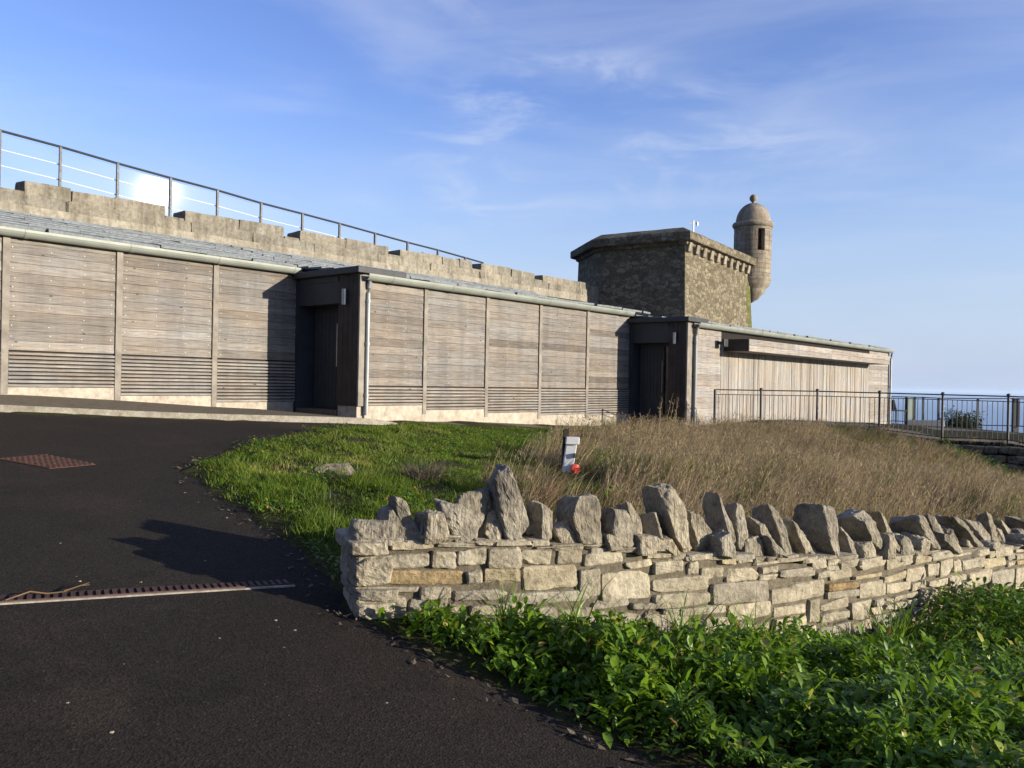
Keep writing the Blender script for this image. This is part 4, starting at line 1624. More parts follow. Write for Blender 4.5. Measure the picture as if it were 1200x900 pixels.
def place_row(zf0, zf1, front):
    a = -.02 if front else 0
    while a < A_END:
        big_ = random.random()
        w = random.uniform(.10, .20) if big_ < .38 else (random.uniform(.2, .40) if big_ < .9 else random.uniform(.45, .62))
        if front is False:
            w *= 1.4
        e = min(a + w, A_END)
        p, t, b, zt_ = wall_xy((a + e) / 2)
        zb = g(p.x, p.y) - .24
        H = zt_ - zb
        j0, j1 = random.uniform(-.014, .014), random.uniform(-.014, .014)
        sl = random.uniform(-.01, .01)
        z0, z1 = zb + H * zf0(a) + .006 + j0, zb + H * zf1(a) - .006 + j1
        split = (z1 - z0 > .085 and random.random() < .22)
        parts = [(z0, z1)] if not split else [(z0, (z0 + z1) / 2 - .005), ((z0 + z1) / 2 + .005, z1)]
        for (q0, q1) in parts:
            o = random.uniform(-.012, .012)
            if front:
                d0, d1_ = -.16, o
            else:
                d0, d1_ = -WD - o, -WD + .16
            g0 = .006
            cr = [WP(a + g0, d1_, q0 + random.uniform(-.008, .008)), WP(e - g0, d1_, q0 + sl + random.uniform(-.008, .008)), WP(e - g0, d0, q0 + sl), WP(a + g0, d0, q0),
                  WP(a + g0 + random.uniform(-.008, .012), d1_ + random.uniform(-.012, .012), q1 + random.uniform(-.010, .008)), WP(e - g0 + random.uniform(-.012, .008), d1_ + random.uniform(-.012, .012), q1 + sl + random.uniform(-.010, .008)), WP(e - g0, d0, q1 + sl), WP(a + g0, d0, q1)]
            mb.add(stone_verts(CS7 if front else CS4, cr, 12.0, 2, .012, 10, None, .88), CF7 if front else CF4, 0, random.random() if random.random() > .25 else .5)
        a = e


# courses of unequal height, drifting along the wall
cuts = [0, .17, .31, .49, .62, .80, .92, 1.0]


def cutf(i):
    ph = random.random() * 6
    if i in (0, len(cuts) - 1):
        return lambda a, c=cuts[i]: c
    return lambda a, c=cuts[i], ph=ph: c + .034 * math.sin(a * 1.3 + ph) + .020 * math.sin(a * 3.1 + ph * 2) + .008 * math.sin(a * 7.7 + ph)


CF_ = [cutf(i) for i in range(len(cuts))]
for i in range(len(cuts) - 1):
    place_row(CF_[i], CF_[i + 1], True)
for i in range(0, len(cuts) - 1, 2):
    place_row(CF_[i], CF_[min(i + 2, len(cuts) - 1)], False)
# squared stones of the wall end facing the road
zend = wall_xy(0)[3]
pz = WP(0, 0, 0)
zb = g(pz.x, pz.y) - .14
for (f0, f1) in ((0, .21), (.22, .40), (.41, .53), (.54, .84), (.85, 1.0)):
    z0, z1 = zb + (zend - zb) * f0 + .004, zb + (zend - zb) * f1 - .004
    w_ = random.choice((.14, .20, .26, .31)) + random.uniform(-.02, .02)
    o = random.uniform(-.03, .035)
    cr = [WP(-.03 + o, .035, z0), WP(w_, .035, z0), WP(w_, -WD - .02, z0), WP(-.03 + o, -WD - .02, z0), WP(-.03 + o, .03, z1), WP(w_, .03, z1), WP(w_, -WD - .02, z1), WP(-.03 + o, -WD - .02, z1)]
    mb.add(stone_verts(CS12, cr, 12, 3, .018, 8, None, .90), CF12, 0, random.choice((.05, .3, .5, .62)))
mb.build('stone_courses', [MT['rock']], dsw)
# flat bedding slabs on top of the courses
mb = MB()
a = .05
while a < A_END:
    w = random.choice((.10, .16, .22, .34)) * random.uniform(.8, 1.2)
    zt_ = wall_xy(a)[3] + random.uniform(-.028, .006)
    cr = [WP(a, random.uniform(-.05, .02), zt_ - .03), WP(a + w - .01, random.uniform(-.05, .02), zt_ - .03), WP(a + w - .01, -WD, zt_ - .03), WP(a, -WD, zt_ - .03),
          WP(a, random.uniform(-.03, .02), zt_ + .012), WP(a + w - .01, random.uniform(-.03, .02), zt_ + .012), WP(a + w - .01, -WD, zt_ + .015), WP(a, -WD, zt_ + .015)]
    mb.add(stone_verts(CS7, cr, 14, 1, .010, 9, None, .95), CF7, 0, random.uniform(.15, .5))
    a += w
mb.build('bedding', [MT['rock']], dsw)

# coping stones: base left, base right, base y, top left, top right, top y left, top y right (photograph pixels), depth across the wall, tone
coping = [
    (416, 450, 638, 420, 450, 605, 604, .40, .45), (450, 471, 634, 452, 466, 592, 589, .34, .25), (470, 492, 635, 457, 471, 574, 583, .30, .42),
    (493, 536, 638, 488, 503, 594, 600, .34, .42), (528, 553, 636, 512, 554, 582, 588, .36, .20), (536, 560, 612, 538, 570, 577, 575, .22, .10),
    (560, 584, 628, 563, 585, 596, 590, .30, .82), (582, 620, 629, 568, 600, 549, 546, .36, .30), (616, 642, 627, 617, 648, 584, 592, .34, .40),
    (644, 673, 631, 650, 665, 604, 603, .26, .84), (662, 699, 633, 652, 697, 574, 576, .38, .50), (698, 740, 638, 697, 732, 589, 592, .38, .12),
    (737, 757, 642, 722, 742, 580, 583, .36, .74), (755, 777, 634, 750, 772, 594, 597, .30, .55), (775, 798, 638, 757, 796, 566, 570, .34, .58),
    (798, 842, 649, 795, 812, 592, 594, .30, .80), (838, 862, 643, 826, 848, 572, 580, .36, .22), (850, 873, 641, 848, 867, 584, 587, .28, .36),
    (872, 904, 644, 868, 886, 599, 602, .32, .44), (896, 922, 648, 883, 914, 584, 592, .34, .40), (918, 946, 641, 914, 934, 601, 606, .30, .66),
    (944, 973, 649, 935, 972, 581, 590, .38, .22), (972, 1001, 654, 972, 990, 610, 615, .30, .50), (998, 1020, 641, 979, 1018, 596, 595, .34, .25),
    (1024, 1052, 646, 1012, 1026, 591, 596, .30, .58), (1048, 1064, 640, 1036, 1052, 614, 618, .26, .45), (1064, 1088, 644, 1041, 1076, 592, 600, .40, .20),
    (1086, 1108, 639, 1074, 1096, 595, 600, .38, .32), (1106, 1123, 644, 1108, 1119, 619, 620, .22, .42), (1118, 1139, 637, 1092, 1124, 594, 599, .40, .16),
    (1136, 1156, 638, 1126, 1150, 603, 607, .34, .36), (1153, 1168, 638, 1147, 1158, 594, 598, .30, .60), (1166, 1180, 638, 1160, 1169, 613, 616, .26, .40),
    (1178, 1198, 640, 1162, 1180, 600, 604, .32, .80), (1194, 1216, 640, 1180, 1204, 596, 600, .36, .12), (1214, 1232, 640, 1200, 1222, 602, 606, .34, .3),
    (1230, 1246, 640, 1222, 1240, 600, 604, .34, .5), (1244, 1264, 640, 1232, 1256, 596, 602, .36, .2), (1262, 1280, 640, 1254, 1272, 604, 604, .34, .4)]
random.seed(21)
for (bl, br, by_, tl, tr, tyl, tyr, D, tone) in coping:
    pxc = (bl + br) / 2
    a_c = wall_a(pxc)
    p, t, b, zt_ = wall_xy(a_c)
    off = -.19
    Y = WP(a_c, off, 0).y
    # view angle against the wall normal decides how much of the silhouette is the stone's flank
    rd = ray(pxc, 600)
    rd2 = Vector((rd.x, rd.y, 0)).normalized()
    sp = abs(rd2.dot(t))
    cp = abs(rd2.dot(b))
    m_px = Y / F_PX

    def along(px):
        """position along the wall's centre line seen at that pixel column"""
        lo_, hi_ = a_c - 1.2, a_c + 1.2
        for _ in range(30):
            mid = (lo_ + hi_) / 2
            q = WP(mid, off, 0)
            if q.x / q.y < ray(px, 600).x:
                lo_ = mid
            else:
                hi_ = mid
        return (lo_ + hi_) / 2
    fat = 1.20 + .16 * min(1, max(0, (pxc - 620) / 120))
    tw_ = (tr - tl) * m_px * fat
    bw_ = (br - bl) * m_px * fat
    Dm = min(D, max(.14, (max(tw_, bw_) * 1.15 - .06) / max(sp, .12)))
    sh_ = Dm * sp / cp / 2 * (1 if rd2.dot(t) > 0 else -1)
    hb_ = max(.055, (bw_ * 1.18 / cp - 2 * abs(sh_)) / 2)
    ht_ = max(.036, (tw_ * 1.22 / cp - 2 * abs(sh_)) / 2)
    ab, at_ = along((bl + br) / 2), along((tl + tr) / 2)
    q = WP(ab, off, 0)
    zb_ = min(at_depth((bl + br) / 2, by_, WP(ab, off + Dm / 2, 0).y).z, zt_ + .05) - .03
    zl_, zr_ = at_depth(tl, tyl + 2.5, q.y).z, at_depth(tr, tyr + 2.5, q.y).z
    rj = lambda v: random.uniform(-v, v)
    cr = [WP(ab - hb_, off + Dm / 2, zb_), WP(ab + hb_, off + Dm / 2, zb_), WP(ab + hb_, off - Dm / 2, zb_), WP(ab - hb_, off - Dm / 2, zb_),
          WP(at_ - ht_, off + Dm * random.uniform(.2, .42), zl_ + rj(.012)), WP(at_ + ht_, off + Dm * random.uniform(.2, .42), zr_ + rj(.012)),
          WP(at_ + ht_, off - Dm * random.uniform(.3, .5), zr_ - random.uniform(-.02, .09)), WP(at_ - ht_, off - Dm * random.uniform(.3, .5), zl_ - random.uniform(-.02, .09))]
    mb = MB()
    mb.add(stone_verts(CS12, cr, 10, 6, .022, 7, None, .77), CF12, 0, min(.8, max(0, tone * .8 + rj(.06))))
    mb.build('coping_stone', [MT['coping']], dsw)

# packing stones wedged between the uprights
random.seed(44)
a = .30
while a < A_END - .2:
    h_, w_, dp_ = random.uniform(.07, .19), random.uniform(.045, .10), random.uniform(.10, .16)
    off = random.uniform(-.30, -.06)
    zt_ = wall_xy(a)[3] - .02
    ln_ = random.uniform(-.09, .03)
    rj = lambda v: random.uniform(-v, v)
    cr = [WP(a - w_, off + dp_, zt_), WP(a + w_, off + dp_, zt_), WP(a + w_, off - dp_, zt_), WP(a - w_, off - dp_, zt_),
          WP(a - w_ * .7 + ln_, off + dp_ * .7, zt_ + h_ + rj(.02)), WP(a + w_ * .6 + ln_, off + dp_ * .7, zt_ + h_ + rj(.03)), WP(a + w_ * .6 + ln_, off - dp_ * .8, zt_ + h_ + rj(.03)), WP(a - w_ * .7 + ln_, off - dp_ * .8, zt_ + h_)]
    mb = MB()
    mb.add(stone_verts(CS9, cr, 9, 5, .018, 9, None, .78), CF9, 0, random.choice((.2, .4, .5, .66, .84)))
    mb.build('coping_stone', [MT['coping']], dsw)
    a += random.uniform(.14, .30)

# half-buried rock in the turf
random.seed(5)
rk = on_ground(392, 556)
rk.z -= .03
mb = MB()
cr = [(rk.x - .34, rk.y - .16, rk.z - .1), (rk.x + .26, rk.y - .16, rk.z - .1), (rk.x + .26, rk.y + .2, rk.z - .1), (rk.x - .34, rk.y + .2, rk.z - .1),
      (rk.x - .26, rk.y - .02, rk.z + .15), (rk.x + .24, rk.y - .06, rk.z + .17), (rk.x + .20, rk.y + .15, rk.z + .14), (rk.x - .26, rk.y + .15, rk.z + .10)]
mb.add(stone_verts(CS9, cr, 8, 6, .03, 6, 3.3, .72), CF9, 0, .0)
tag(mb.build('rock', [MT['coping']]), 'grey half buried rock in the grass beyond the wall end', 'rock')

# retaining wall under the railing at the right edge
random.seed(9)
ra, rb_ = at_depth(1122, 521, 17.9), at_depth(1290, 528, 15.6)
rt = thing('retaining_wall', 'low shaded rough stone retaining wall under the railing at the right edge', 'wall', (ra.x, ra.y, -.3))
mb = MB()
dv = rb_ - ra
Ld = dv.length
dv.normalize()
nv = Vector((dv.y, -dv.x, 0))
if nv.y > 0:
    nv = -nv
for row in range(5):
    s = -.3
    while s < Ld:
        w = random.uniform(.25, .6)
        z1 = ra.z + (rb_.z - ra.z) * s / Ld - row * .17
        p0, p1 = ra + dv * s, ra + dv * (s + w - .015)
        o = nv * (random.uniform(-.03, .03) + .10)
        bkk = -nv * .25
        z0 = z1 - .16
        V3 = lambda p, z: Vector((p.x, p.y, z))
        cr = [V3(p0 + o, z0), V3(p1 + o, z0), V3(p1 + bkk, z0), V3(p0 + bkk, z0), V3(p0 + o, z1), V3(p1 + o, z1), V3(p1 + bkk, z1), V3(p0 + bkk, z1)]
        mb.add(stone_verts(CS4, cr, 8, 2, .02, 5, None, .88), CF4, 0, random.uniform(0, .4))
        s += w
mb.build('stone_courses', [MT['tower']], rt)
# terrace surface behind the railing
mb = MB()
fr_ = [RP[0] + Vector((-1.0, .2, 0))] + RP[1:]
bk_ = [at_depth(1043, 492.5, 35), at_depth(1060, 494.5, 34.5), at_depth(1085, 498.5, 33.8), at_depth(1110, 502.5, 33), at_depth(1140, 506.5, 32.2), at_depth(1190, 512.5, 31.2), at_depth(1290, 524, 29.2)]
for i in range(len(fr_) - 1):
    def zz(p):
        return Vector((p.x, p.y, g(p.x, p.y) + .035))
    for q in range(6):
        f0, f1 = q / 6, (q + 1) / 6
        A_, B_ = fr_[i].lerp(bk_[i], f0), fr_[i + 1].lerp(bk_[i + 1], f0)
        C_, D_ = fr_[i + 1].lerp(bk_[i + 1], f1), fr_[i].lerp(bk_[i], f1)
        mb.add([zz(A_), zz(B_), zz(C_), zz(D_)], [(0, 1, 2, 3)])
tag(mb.build('terrace', [MT['terrace']], smooth=True), kind='structure')

# ---------------------------------------------------------------- marker post with red reflector
random.seed(3)
mk = on_ground(668, 556)
mpst = thing('marker_post', 'white plastic box with red disc on a dark stake behind the stone wall', 'marker post', tuple(mk))
YM = mk.y
pm = YM / F_PX
X = lambda px, py=530: at_depth(px, py, YM)
mb = MB()
a, b = X(656, 502), X(660.5, 548)
mb.hexa([(b.x - 3.4 * pm, YM + .06, mk.z - .15), (b.x + 4.2 * pm, YM + .06, mk.z - .15), (b.x + 4.2 * pm, YM + .14, mk.z - .15), (b.x - 3.4 * pm, YM + .14, mk.z - .15),
         (b.x - .5 * pm, YM + .06, a.z - .02), (b.x + 6.2 * pm, YM + .06, a.z), (b.x + 6.2 * pm, YM + .14, a.z), (b.x - .5 * pm, YM + .14, a.z - .02)])
mb.build('stake', [MT['stake']], mpst, bevel=.006)
zt_m, zb_m = X(670, 512).z, X(670, 553).z
mb = MB()
x0, x1 = X(662, 530).x, X(674.5, 530).x
sk = .035
mb.hexa([(x0 - sk, YM - .08, zb_m), (x1 - sk, YM - .10, zb_m), (x1 - sk, YM + .055, zb_m), (x0 - sk, YM + .055, zb_m), (x0 + .01, YM - .06, zt_m - .09), (x1 + .01, YM - .08, zt_m - .09), (x1 + .01, YM + .055, zt_m - .09), (x0 + .01, YM + .055, zt_m - .09)])
mb.build('box', [MT['white']], mpst, bevel=.008)
mb = MB()
mb.hexa([(x0 + .0, YM - .09, zt_m - .088), (x1 + .035, YM - .11, zt_m - .088), (x1 + .035, YM + .055, zt_m - .088), (x0 + .0, YM + .055, zt_m - .088), (x0 + .01, YM - .085, zt_m), (x1 + .04, YM - .105, zt_m), (x1 + .04, YM + .055, zt_m), (x0 + .01, YM + .055, zt_m)])
mb.build('cap', [MT['white']], mpst, bevel=.008)
mb = MB()
c = X(672.5, 533)
mb.box(c.x - .012, c.x + .012, YM - .112, YM - .09, c.z - .03, c.z + .03)
mb.build('slot', [MT['black_metal']], mpst, bevel=.003)
mb = MB()
c = X(673.5, 548.5)
d = Vector((.45, -.89, 0)).normalized()
ctr = Vector((c.x, YM - .11, c.z))
mb.tube([ctr - d * .02, ctr + d * .008, ctr + d * .012], [5.6 * pm, 5.6 * pm, 4.4 * pm], 24)
mb.build('reflector', [MT['red']], mpst)

# ---------------------------------------------------------------- road furniture
mc = [on_ground(*p) for p in ((-6, 538.5), (52, 533.5), (112, 545), (58, 550))]
mb = MB()
up = Vector((0, 0, .012))
mb.hexa([p - up for p in mc] + [p + up * .8 for p in mc])
cA, cB_, cC, cD = mc
for i in range(9):
    for j in range(9):
        f, h = (i + .5) / 9, (j + .5) / 9
        p = (cA * (1 - f) + cB_ * f) * (1 - h) + (cD * (1 - f) + cC * f) * h
        r = .022
        mb.box(p.x - r, p.x + r, p.y - r, p.y + r, p.z + .0096, p.z + .017)
tag(mb.build('drain_cover', [MT['rust']]), 'rusty red brown iron cover let into the dark asphalt', 'drain cover')

da, db_ = on_ground(-300, 728.7), on_ground(346, 688.5)
dr_ = thing('drainage_channel', 'narrow rusty grated drainage channel with a pale concrete edge across the asphalt', 'drain', tuple((da + db_) / 2))
u_ = (db_ - da)
Lc = u_.length
u_.normalize()
nn_ = Vector((-u_.y, u_.x, 0)).normalized()
mbe, mbg, mbf = MB(), MB(), MB()
segs = 24
for k in range(segs):
    p0, p1 = da.lerp(db_, k / segs), da.lerp(db_, (k + 1) / segs)
    p0.z, p1.z = g(p0.x, p0.y) + .006, g(p1.x, p1.y) + .006
    z_ = Vector((0, 0, 1))
    mbe.hexa([p0 - z_ * .05, p1 - z_ * .05, p1 + nn_ * .026 - z_ * .05, p0 + nn_ * .026 - z_ * .05, p0 + z_ * .007, p1 + z_ * .007, p1 + nn_ * .026 + z_ * .007, p0 + nn_ * .026 + z_ * .007], 0, .5)
    mbf.hexa([p0 + nn_ * .028 - z_ * .05, p1 + nn_ * .028 - z_ * .05, p1 + nn_ * .15 - z_ * .05, p0 + nn_ * .15 - z_ * .05, p0 + nn_ * .028 + z_ * .0, p1 + nn_ * .028 + z_ * .0, p1 + nn_ * .15 + z_ * .0, p0 + nn_ * .15 + z_ * .0])
nbar = int(Lc / .042)
for k in range(nbar):
    p = da + u_ * (k * .042 + .02)
    p.z = g(p.x, p.y) + .006
    q = u_ * .012
    e0, e1 = nn_ * .030, nn_ * .148
    z_ = Vector((0, 0, 1))
    mbg.hexa([p - q + e0 + z_ * .001, p + q + e0 + z_ * .001, p + q + e1 + z_ * .001, p - q + e1 + z_ * .001, p - q + e0 + z_ * .014, p + q + e0 + z_ * .014, p + q + e1 + z_ * .014, p - q + e1 + z_ * .014])
for e0 in (.026, .148):
    for k in range(segs):
        p0, p1 = da.lerp(db_, k / segs), da.lerp(db_, (k + 1) / segs)
        p0.z, p1.z = g(p0.x, p0.y) + .006, g(p1.x, p1.y) + .006
        z_ = Vector((0, 0, 1))
        a_, b_ = nn_ * (e0 + .0022), nn_ * (e0 + .012)
        mbg.hexa([p0 + a_, p1 + a_, p1 + b_, p0 + b_, p0 + a_ + z_ * .012, p1 + a_ + z_ * .012, p1 + b_ + z_ * .012, p0 + b_ + z_ * .012])
mbe.build('concrete_edge', [MT['kerb']], dr_)
mbg.build('grating', [MT['rust']], dr_)
mbf.build('channel_bed', [MT['gap']], dr_)

tw0 = [on_ground(x, y) for x, y in ((6, 710), (35, 702), (55, 700), (75, 699), (92, 695), (105, 690))]
mb = MB()
mb.tube([p + Vector((0, 0, .03 + .012 * math.sin(i * 2))) for i, p in enumerate(tw0)], [.004, .004, .004, .0035, .003, .0015], 6)
mb.tube([tw0[3] + Vector((0, 0, .03)), tw0[3] + Vector((.10, .08, .06))], [.005, .002], 5)
tag(mb.build('twig', [MT['twig']]), 'crooked brown twig lying on the grated drainage channel', 'twig')
mb = MB()
random.seed(13)
for _ in range(34):
    px, py = random.uniform(0, 560), random.uniform(520, 898)
    p = on_ground(px, py)
    if poly_sd(np.array([p.x]), np.array([p.y]), ROAD_POLY)[0] > -.08:
        continue
    r = random.choice((.003, .004, .005, .006, .008))
    cr = [(p.x - r, p.y - r, p.z), (p.x + r, p.y - r, p.z), (p.x + r, p.y + r, p.z), (p.x - r, p.y + r, p.z), (p.x - r * .6, p.y - r * .7, p.z + r * 1.1), (p.x + r * .7, p.y - r * .6, p.z + r * 1.2), (p.x + r * .6, p.y + r * .7, p.z + r), (p.x - r * .7, p.y + r * .6, p.z + r)]
    mb.hexa(cr)
tag(mb.build('pebbles', [MT['rock']]), 'pale grit and pebbles scattered on the dark asphalt', 'pebbles', kind='stuff')
mb = MB()
for _ in range(170):
    k = random.randrange(4, len(EDGE) - 1)
    f = random.random()
    x = EDGE[k][0] * (1 - f) + EDGE[k + 1][0] * f - abs(random.gauss(0, .09))
    y = EDGE[k][1] * (1 - f) + EDGE[k + 1][1] * f + random.gauss(0, .06)
    z = g(x, y) + .012
    an, r = random.uniform(0, 6.3), random.uniform(.012, .03)
    c_, s_ = math.cos(an) * r, math.sin(an) * r
    mb.add([(x - c_, y - s_, z), (x + s_ * .5, y - c_ * .5, z + random.uniform(0, .012)), (x + c_, y + s_, z + random.uniform(0, .02)), (x - s_ * .5, y + c_ * .5, z + random.uniform(0, .012))], [(0, 1, 2, 3)])
tag(mb.build('fallen_leaves', [MT['deadplant']]), 'small brown fallen leaves along the ragged edge of the road', 'fallen leaves', kind='stuff')


# ---------------------------------------------------------------- vegetation generators (numpy)
def blades(name, P, H, Wd, lean_dir, lean, rnd, mat, segs=3, bendp=1.8):
    """grass blades: base points P (n,3), heights H, widths Wd, horizontal lean (fraction of height)"""
    n = len(P)
    az = RNG.uniform(0, 2 * np.pi, n)
    side = np.stack([np.cos(az), np.sin(az), np.zeros(n)], -1)
    ld = np.stack([np.cos(lean_dir), np.sin(lean_dir), np.zeros(n)], -1)
    rows = []
    for k in range(segs + 1):
        f = k / segs
        c = P + ld * (lean * H * f ** bendp)[:, None]
        c[:, 2] += H * f * np.sqrt(np.maximum(0.2, 1 - (lean * f * .7) ** 2))
        wk = Wd * (1 - f ** 1.6) * .5
        if k < segs:
            rows += [c - side * wk[:, None], c + side * wk[:, None]]
        else:
            rows += [c]
    m = len(rows)
    V = np.stack(rows, 1).reshape(-1, 3)
    base = (np.arange(n) * m)[:, None]
    fl = []
    for k in range(segs - 1):
        fl += [2 * k, 2 * k + 1, 2 * k + 3, 2 * k + 2]
    fl += [2 * segs - 2, 2 * segs - 1, 2 * segs]
    tot = np.array([4] * (segs - 1) + [3])
    F = (base + np.array(fl)[None, :]).ravel()
    T = np.tile(tot, n)
    S = np.concatenate([[0], np.cumsum(T)[:-1]])
    return np_mesh(name, V, F, S, T, np.repeat(rnd, m), mat)


def leaves_geo(P, yaw, pitch, L, Wd, curl):
    """leaf quads strips: base P, heading yaw, start pitch, length, width, downward curl"""
    n = len(P)
    h = np.stack([np.cos(yaw), np.sin(yaw), np.zeros(n)], -1)
    sd = np.stack([-np.sin(yaw), np.cos(yaw), np.zeros(n)], -1)
    rows = [P]
    prof = [(.30, .85), (.65, 1.0)]
    pos = P.copy()
    prevf = 0
    pts = []
    for f, w in prof + [(1.0, 0)]:
        a = pitch - curl * (f + prevf) / 2
        st = (L * (f - prevf))[:, None]
        pos = pos + h * np.cos(a)[:, None] * st + np.array([0, 0, 1.0]) * np.sin(a)[:, None] * st
        pts.append((pos.copy(), w))
        prevf = f
    for c, w in pts[:2]:
        lift = np.zeros_like(c)
        lift[:, 2] = Wd * .18
        rows += [c - sd * (Wd * w * .5)[:, None] + lift, c, c + sd * (Wd * w * .5)[:, None] + lift]
    rows.append(pts[2][0])
    V = np.stack(rows, 1)            # n,8,3
    fl = [0, 2, 1, 0, 3, 2, 1, 2, 5, 4, 2, 3, 6, 5, 4, 5, 7, 5, 6, 7]
    tot = [3, 3, 4, 4, 3, 3]
    return V, fl, tot


def leaves(name, P, yaw, pitch, L, Wd, curl, rnd, mat, parent=None):
    off = np.array(root_loc(parent))
    V, fl, tot = leaves_geo(P - off[None, :], yaw, pitch, L, Wd, curl)
    n, m = V.shape[:2]
    F = ((np.arange(n) * m)[:, None] + np.array(fl)[None, :]).ravel()
    T = np.tile(np.array(tot), n)
    S = np.concatenate([[0], np.cumsum(T)[:-1]])
    return np_mesh(name, V.reshape(-1, 3), F, S, T, np.repeat(rnd, m), mat, parent)


def behind_wall(X, Y):
    """True where a point lies on the building side of the dry stone wall (or left of it)"""
    wy = np.interp(X, _wx, _wy)
    return (Y > wy + WD + .02) | (X < _wx[0] - .05)


def dry_w(X, Y):
    b = .45 + .10 * (Y - 9.0)
    b = np.where(Y < 8.5, -.1, b)
    return np.clip((X - b + (vnoise(X, Y, .9, 5) - .5) * 1.6) / .7, 0, 1)



def in_turf(X, Y):
    sd = poly_sd(X, Y, ROAD_POLY)
    S_ = X * UV.x + Y * UV.y
    T_ = -(X * NV.x + Y * NV.y)
    tmax = np.where(S_ < S23 + .2, 10.22, 9.7)
    ok = (sd > .0) & (T_ < tmax) & behind_wall(X, Y) & (Y > 4.6)
    fy = np.interp(X, FENCE_X, FENCE_Y, left=60, right=14)
    return ok & (Y < fy + .15)


def scatter(n, x0, x1, y0, y1):
    return RNG.uniform(x0, x1, n), RNG.uniform(y0, y1, n)


# lawn
X, Y = scatter(640000, -4.2, 5.0, 4.6, 17.5)
ok = in_turf(X, Y)
X, Y = X[ok], Y[ok]
wd = dry_w(X, Y)
sd = poly_sd(X, Y, ROAD_POLY)
keep = (RNG.random(len(X)) > wd * .80) & (RNG.random(len(X)) < np.clip(.05 + (sd - .16 * vnoise(X, Y, 5, 91)) * 5, 0, 1)) & (RNG.random(len(X)) < np.clip(1.9 * (.55 * vnoise(X, Y, 2.2, 8) + .45 * vnoise(X, Y, 6.5, 18)) - .42, .05, 1)) & ~((np.abs(X - rk.x) < .26) & (Y < rk.y + .1) & (Y > rk.y - .55) & (RNG.random(len(X)) < .8))
X, Y = X[keep], Y[keep]
Z = terrain_z(X, Y)
tuft = vnoise(X, Y, 3.2, 2) * .6 + vnoise(X, Y, 8, 6) * .4
H = (.022 + .12 * tuft ** 2.2) * RNG.uniform(.6, 1.4, len(X))
H *= 1 + .9 * np.clip(1.2 - np.abs(Y - 7.0) * .5, 0, 1) * tuft
rn = np.clip(RNG.normal(.40, .22, len(X)) + (vnoise(X, Y, 1.1, 9) - .5) * .6 + .5 * np.clip(vnoise(X, Y, 2.6, 31) - .68, 0, 1) / .3, 0, 1)
lawn = blades('lawn', np.stack([X, Y, Z - .01], -1), H, RNG.uniform(.006, .011, len(X)), RNG.uniform(0, 6.28, len(X)), RNG.uniform(.2, .9, len(X)), rn, MT['lawn'], 2)
tag(lawn, 'short bright green grass on the lawn between road, wall and building', 'grass', kind='stuff')

# clover and other small weeds in the lawn
X2, Y2 = scatter(60000, -4.0, 4.0, 4.8, 16.5)
ok = in_turf(X2, Y2)
X2, Y2 = X2[ok], Y2[ok]
ok = (RNG.random(len(X2)) < (1 - dry_w(X2, Y2))) & (vnoise(X2, Y2, 2.3, 95) > .58) & (poly_sd(X2, Y2, ROAD_POLY) > .04)
X2, Y2 = X2[ok], Y2[ok]
n = len(X2)
tag(leaves('lawn_weeds', np.stack([X2, Y2, terrain_z(X2, Y2) + RNG.uniform(.01, .08, n)], -1), RNG.uniform(0, 6.28, n), RNG.uniform(-.2, 1.0, n), RNG.uniform(.02, .06, n), RNG.uniform(.012, .03, n), RNG.uniform(0, 1.2, n), np.where(RNG.random(n) < .12, .985, np.clip(RNG.normal(.45, .25, n), 0, .96)), MT['leaf']),
    'small broad leaved weeds scattered through the lawn', 'weeds', kind='stuff')

# tall dry grass
X, Y = scatter(330000, -1.2, 13.5, 5.4, 19.8)
ok = in_turf(X, Y)
X, Y = X[ok], Y[ok]
wd = dry_w(X, Y)
cl_ = vnoise(X, Y, 1.3, 11)
T_ = -(X * NV.x + Y * NV.y)
S_ = X * UV.x + Y * UV.y
back = np.where(S_ < S23 + 1.0, np.clip((10.4 - T_) / 1.6, .12, 1), 1)
keep = RNG.random(len(X)) < wd * (.16 + .6 * cl_) * back
X, Y, cl_ = X[keep], Y[keep], cl_[keep]
Z = terrain_z(X, Y)
n = len(X)
cl2 = vnoise(X, Y, 3.4, 41)
H = (.10 + .27 * cl_ + .20 * (cl2 - .35)) * RNG.uniform(.5, 1.3, n)
T_ = -(X * NV.x + Y * NV.y)
H *= 1 - .45 * np.clip((X - 6.5) / 2.5, 0, 1) * np.clip((Y - 12) / 3, 0, 1)
H *= np.clip(1.15 - .25 * np.clip((Y - 15) / 4, 0, 1), .6, 1.2) * (.7 + .3 * dry_w(X, Y))
patch = vnoise(X, Y, .8, 14)
dm = np.hypot(X - mk.x, (Y - (mk.y - .5)) * .6)
H *= np.clip(.25 + dm / .55, 0, 1)
H = np.where((np.abs(X - mk.x * Y / mk.y) < .30) & (Y > mk.y - 2.6) & (Y < mk.y + .05), np.minimum(H, .05 + .05 * RNG.random(n)), H)
rn = np.clip(RNG.normal(.58, .22, n) - (patch < .36) * RNG.uniform(.1, .5, n), 0, 1)
green = (RNG.random(n) < .40)
rn = np.where(green, RNG.uniform(0, .25, n), rn)
rn = np.where((vnoise(X, Y, 1.0, 44) > .60) & (RNG.random(n) < .6), RNG.uniform(.93, 1, n), rn)
H = np.where(green, H * .75, H)
ld = RNG.normal(.35, .7, n) + (vnoise(X, Y, 1.6, 47) - .5) * 2.6
dryg = blades('dry_grass', np.stack([X, Y, Z - .02], -1), H, RNG.uniform(.004, .009, n), ld, RNG.uniform(.25, 1.0, n), rn, MT['dry'], 3, 1.7)
tag(dryg, 'tall straw coloured dry grass swaying between the wall and the railing', 'grass', kind='stuff')
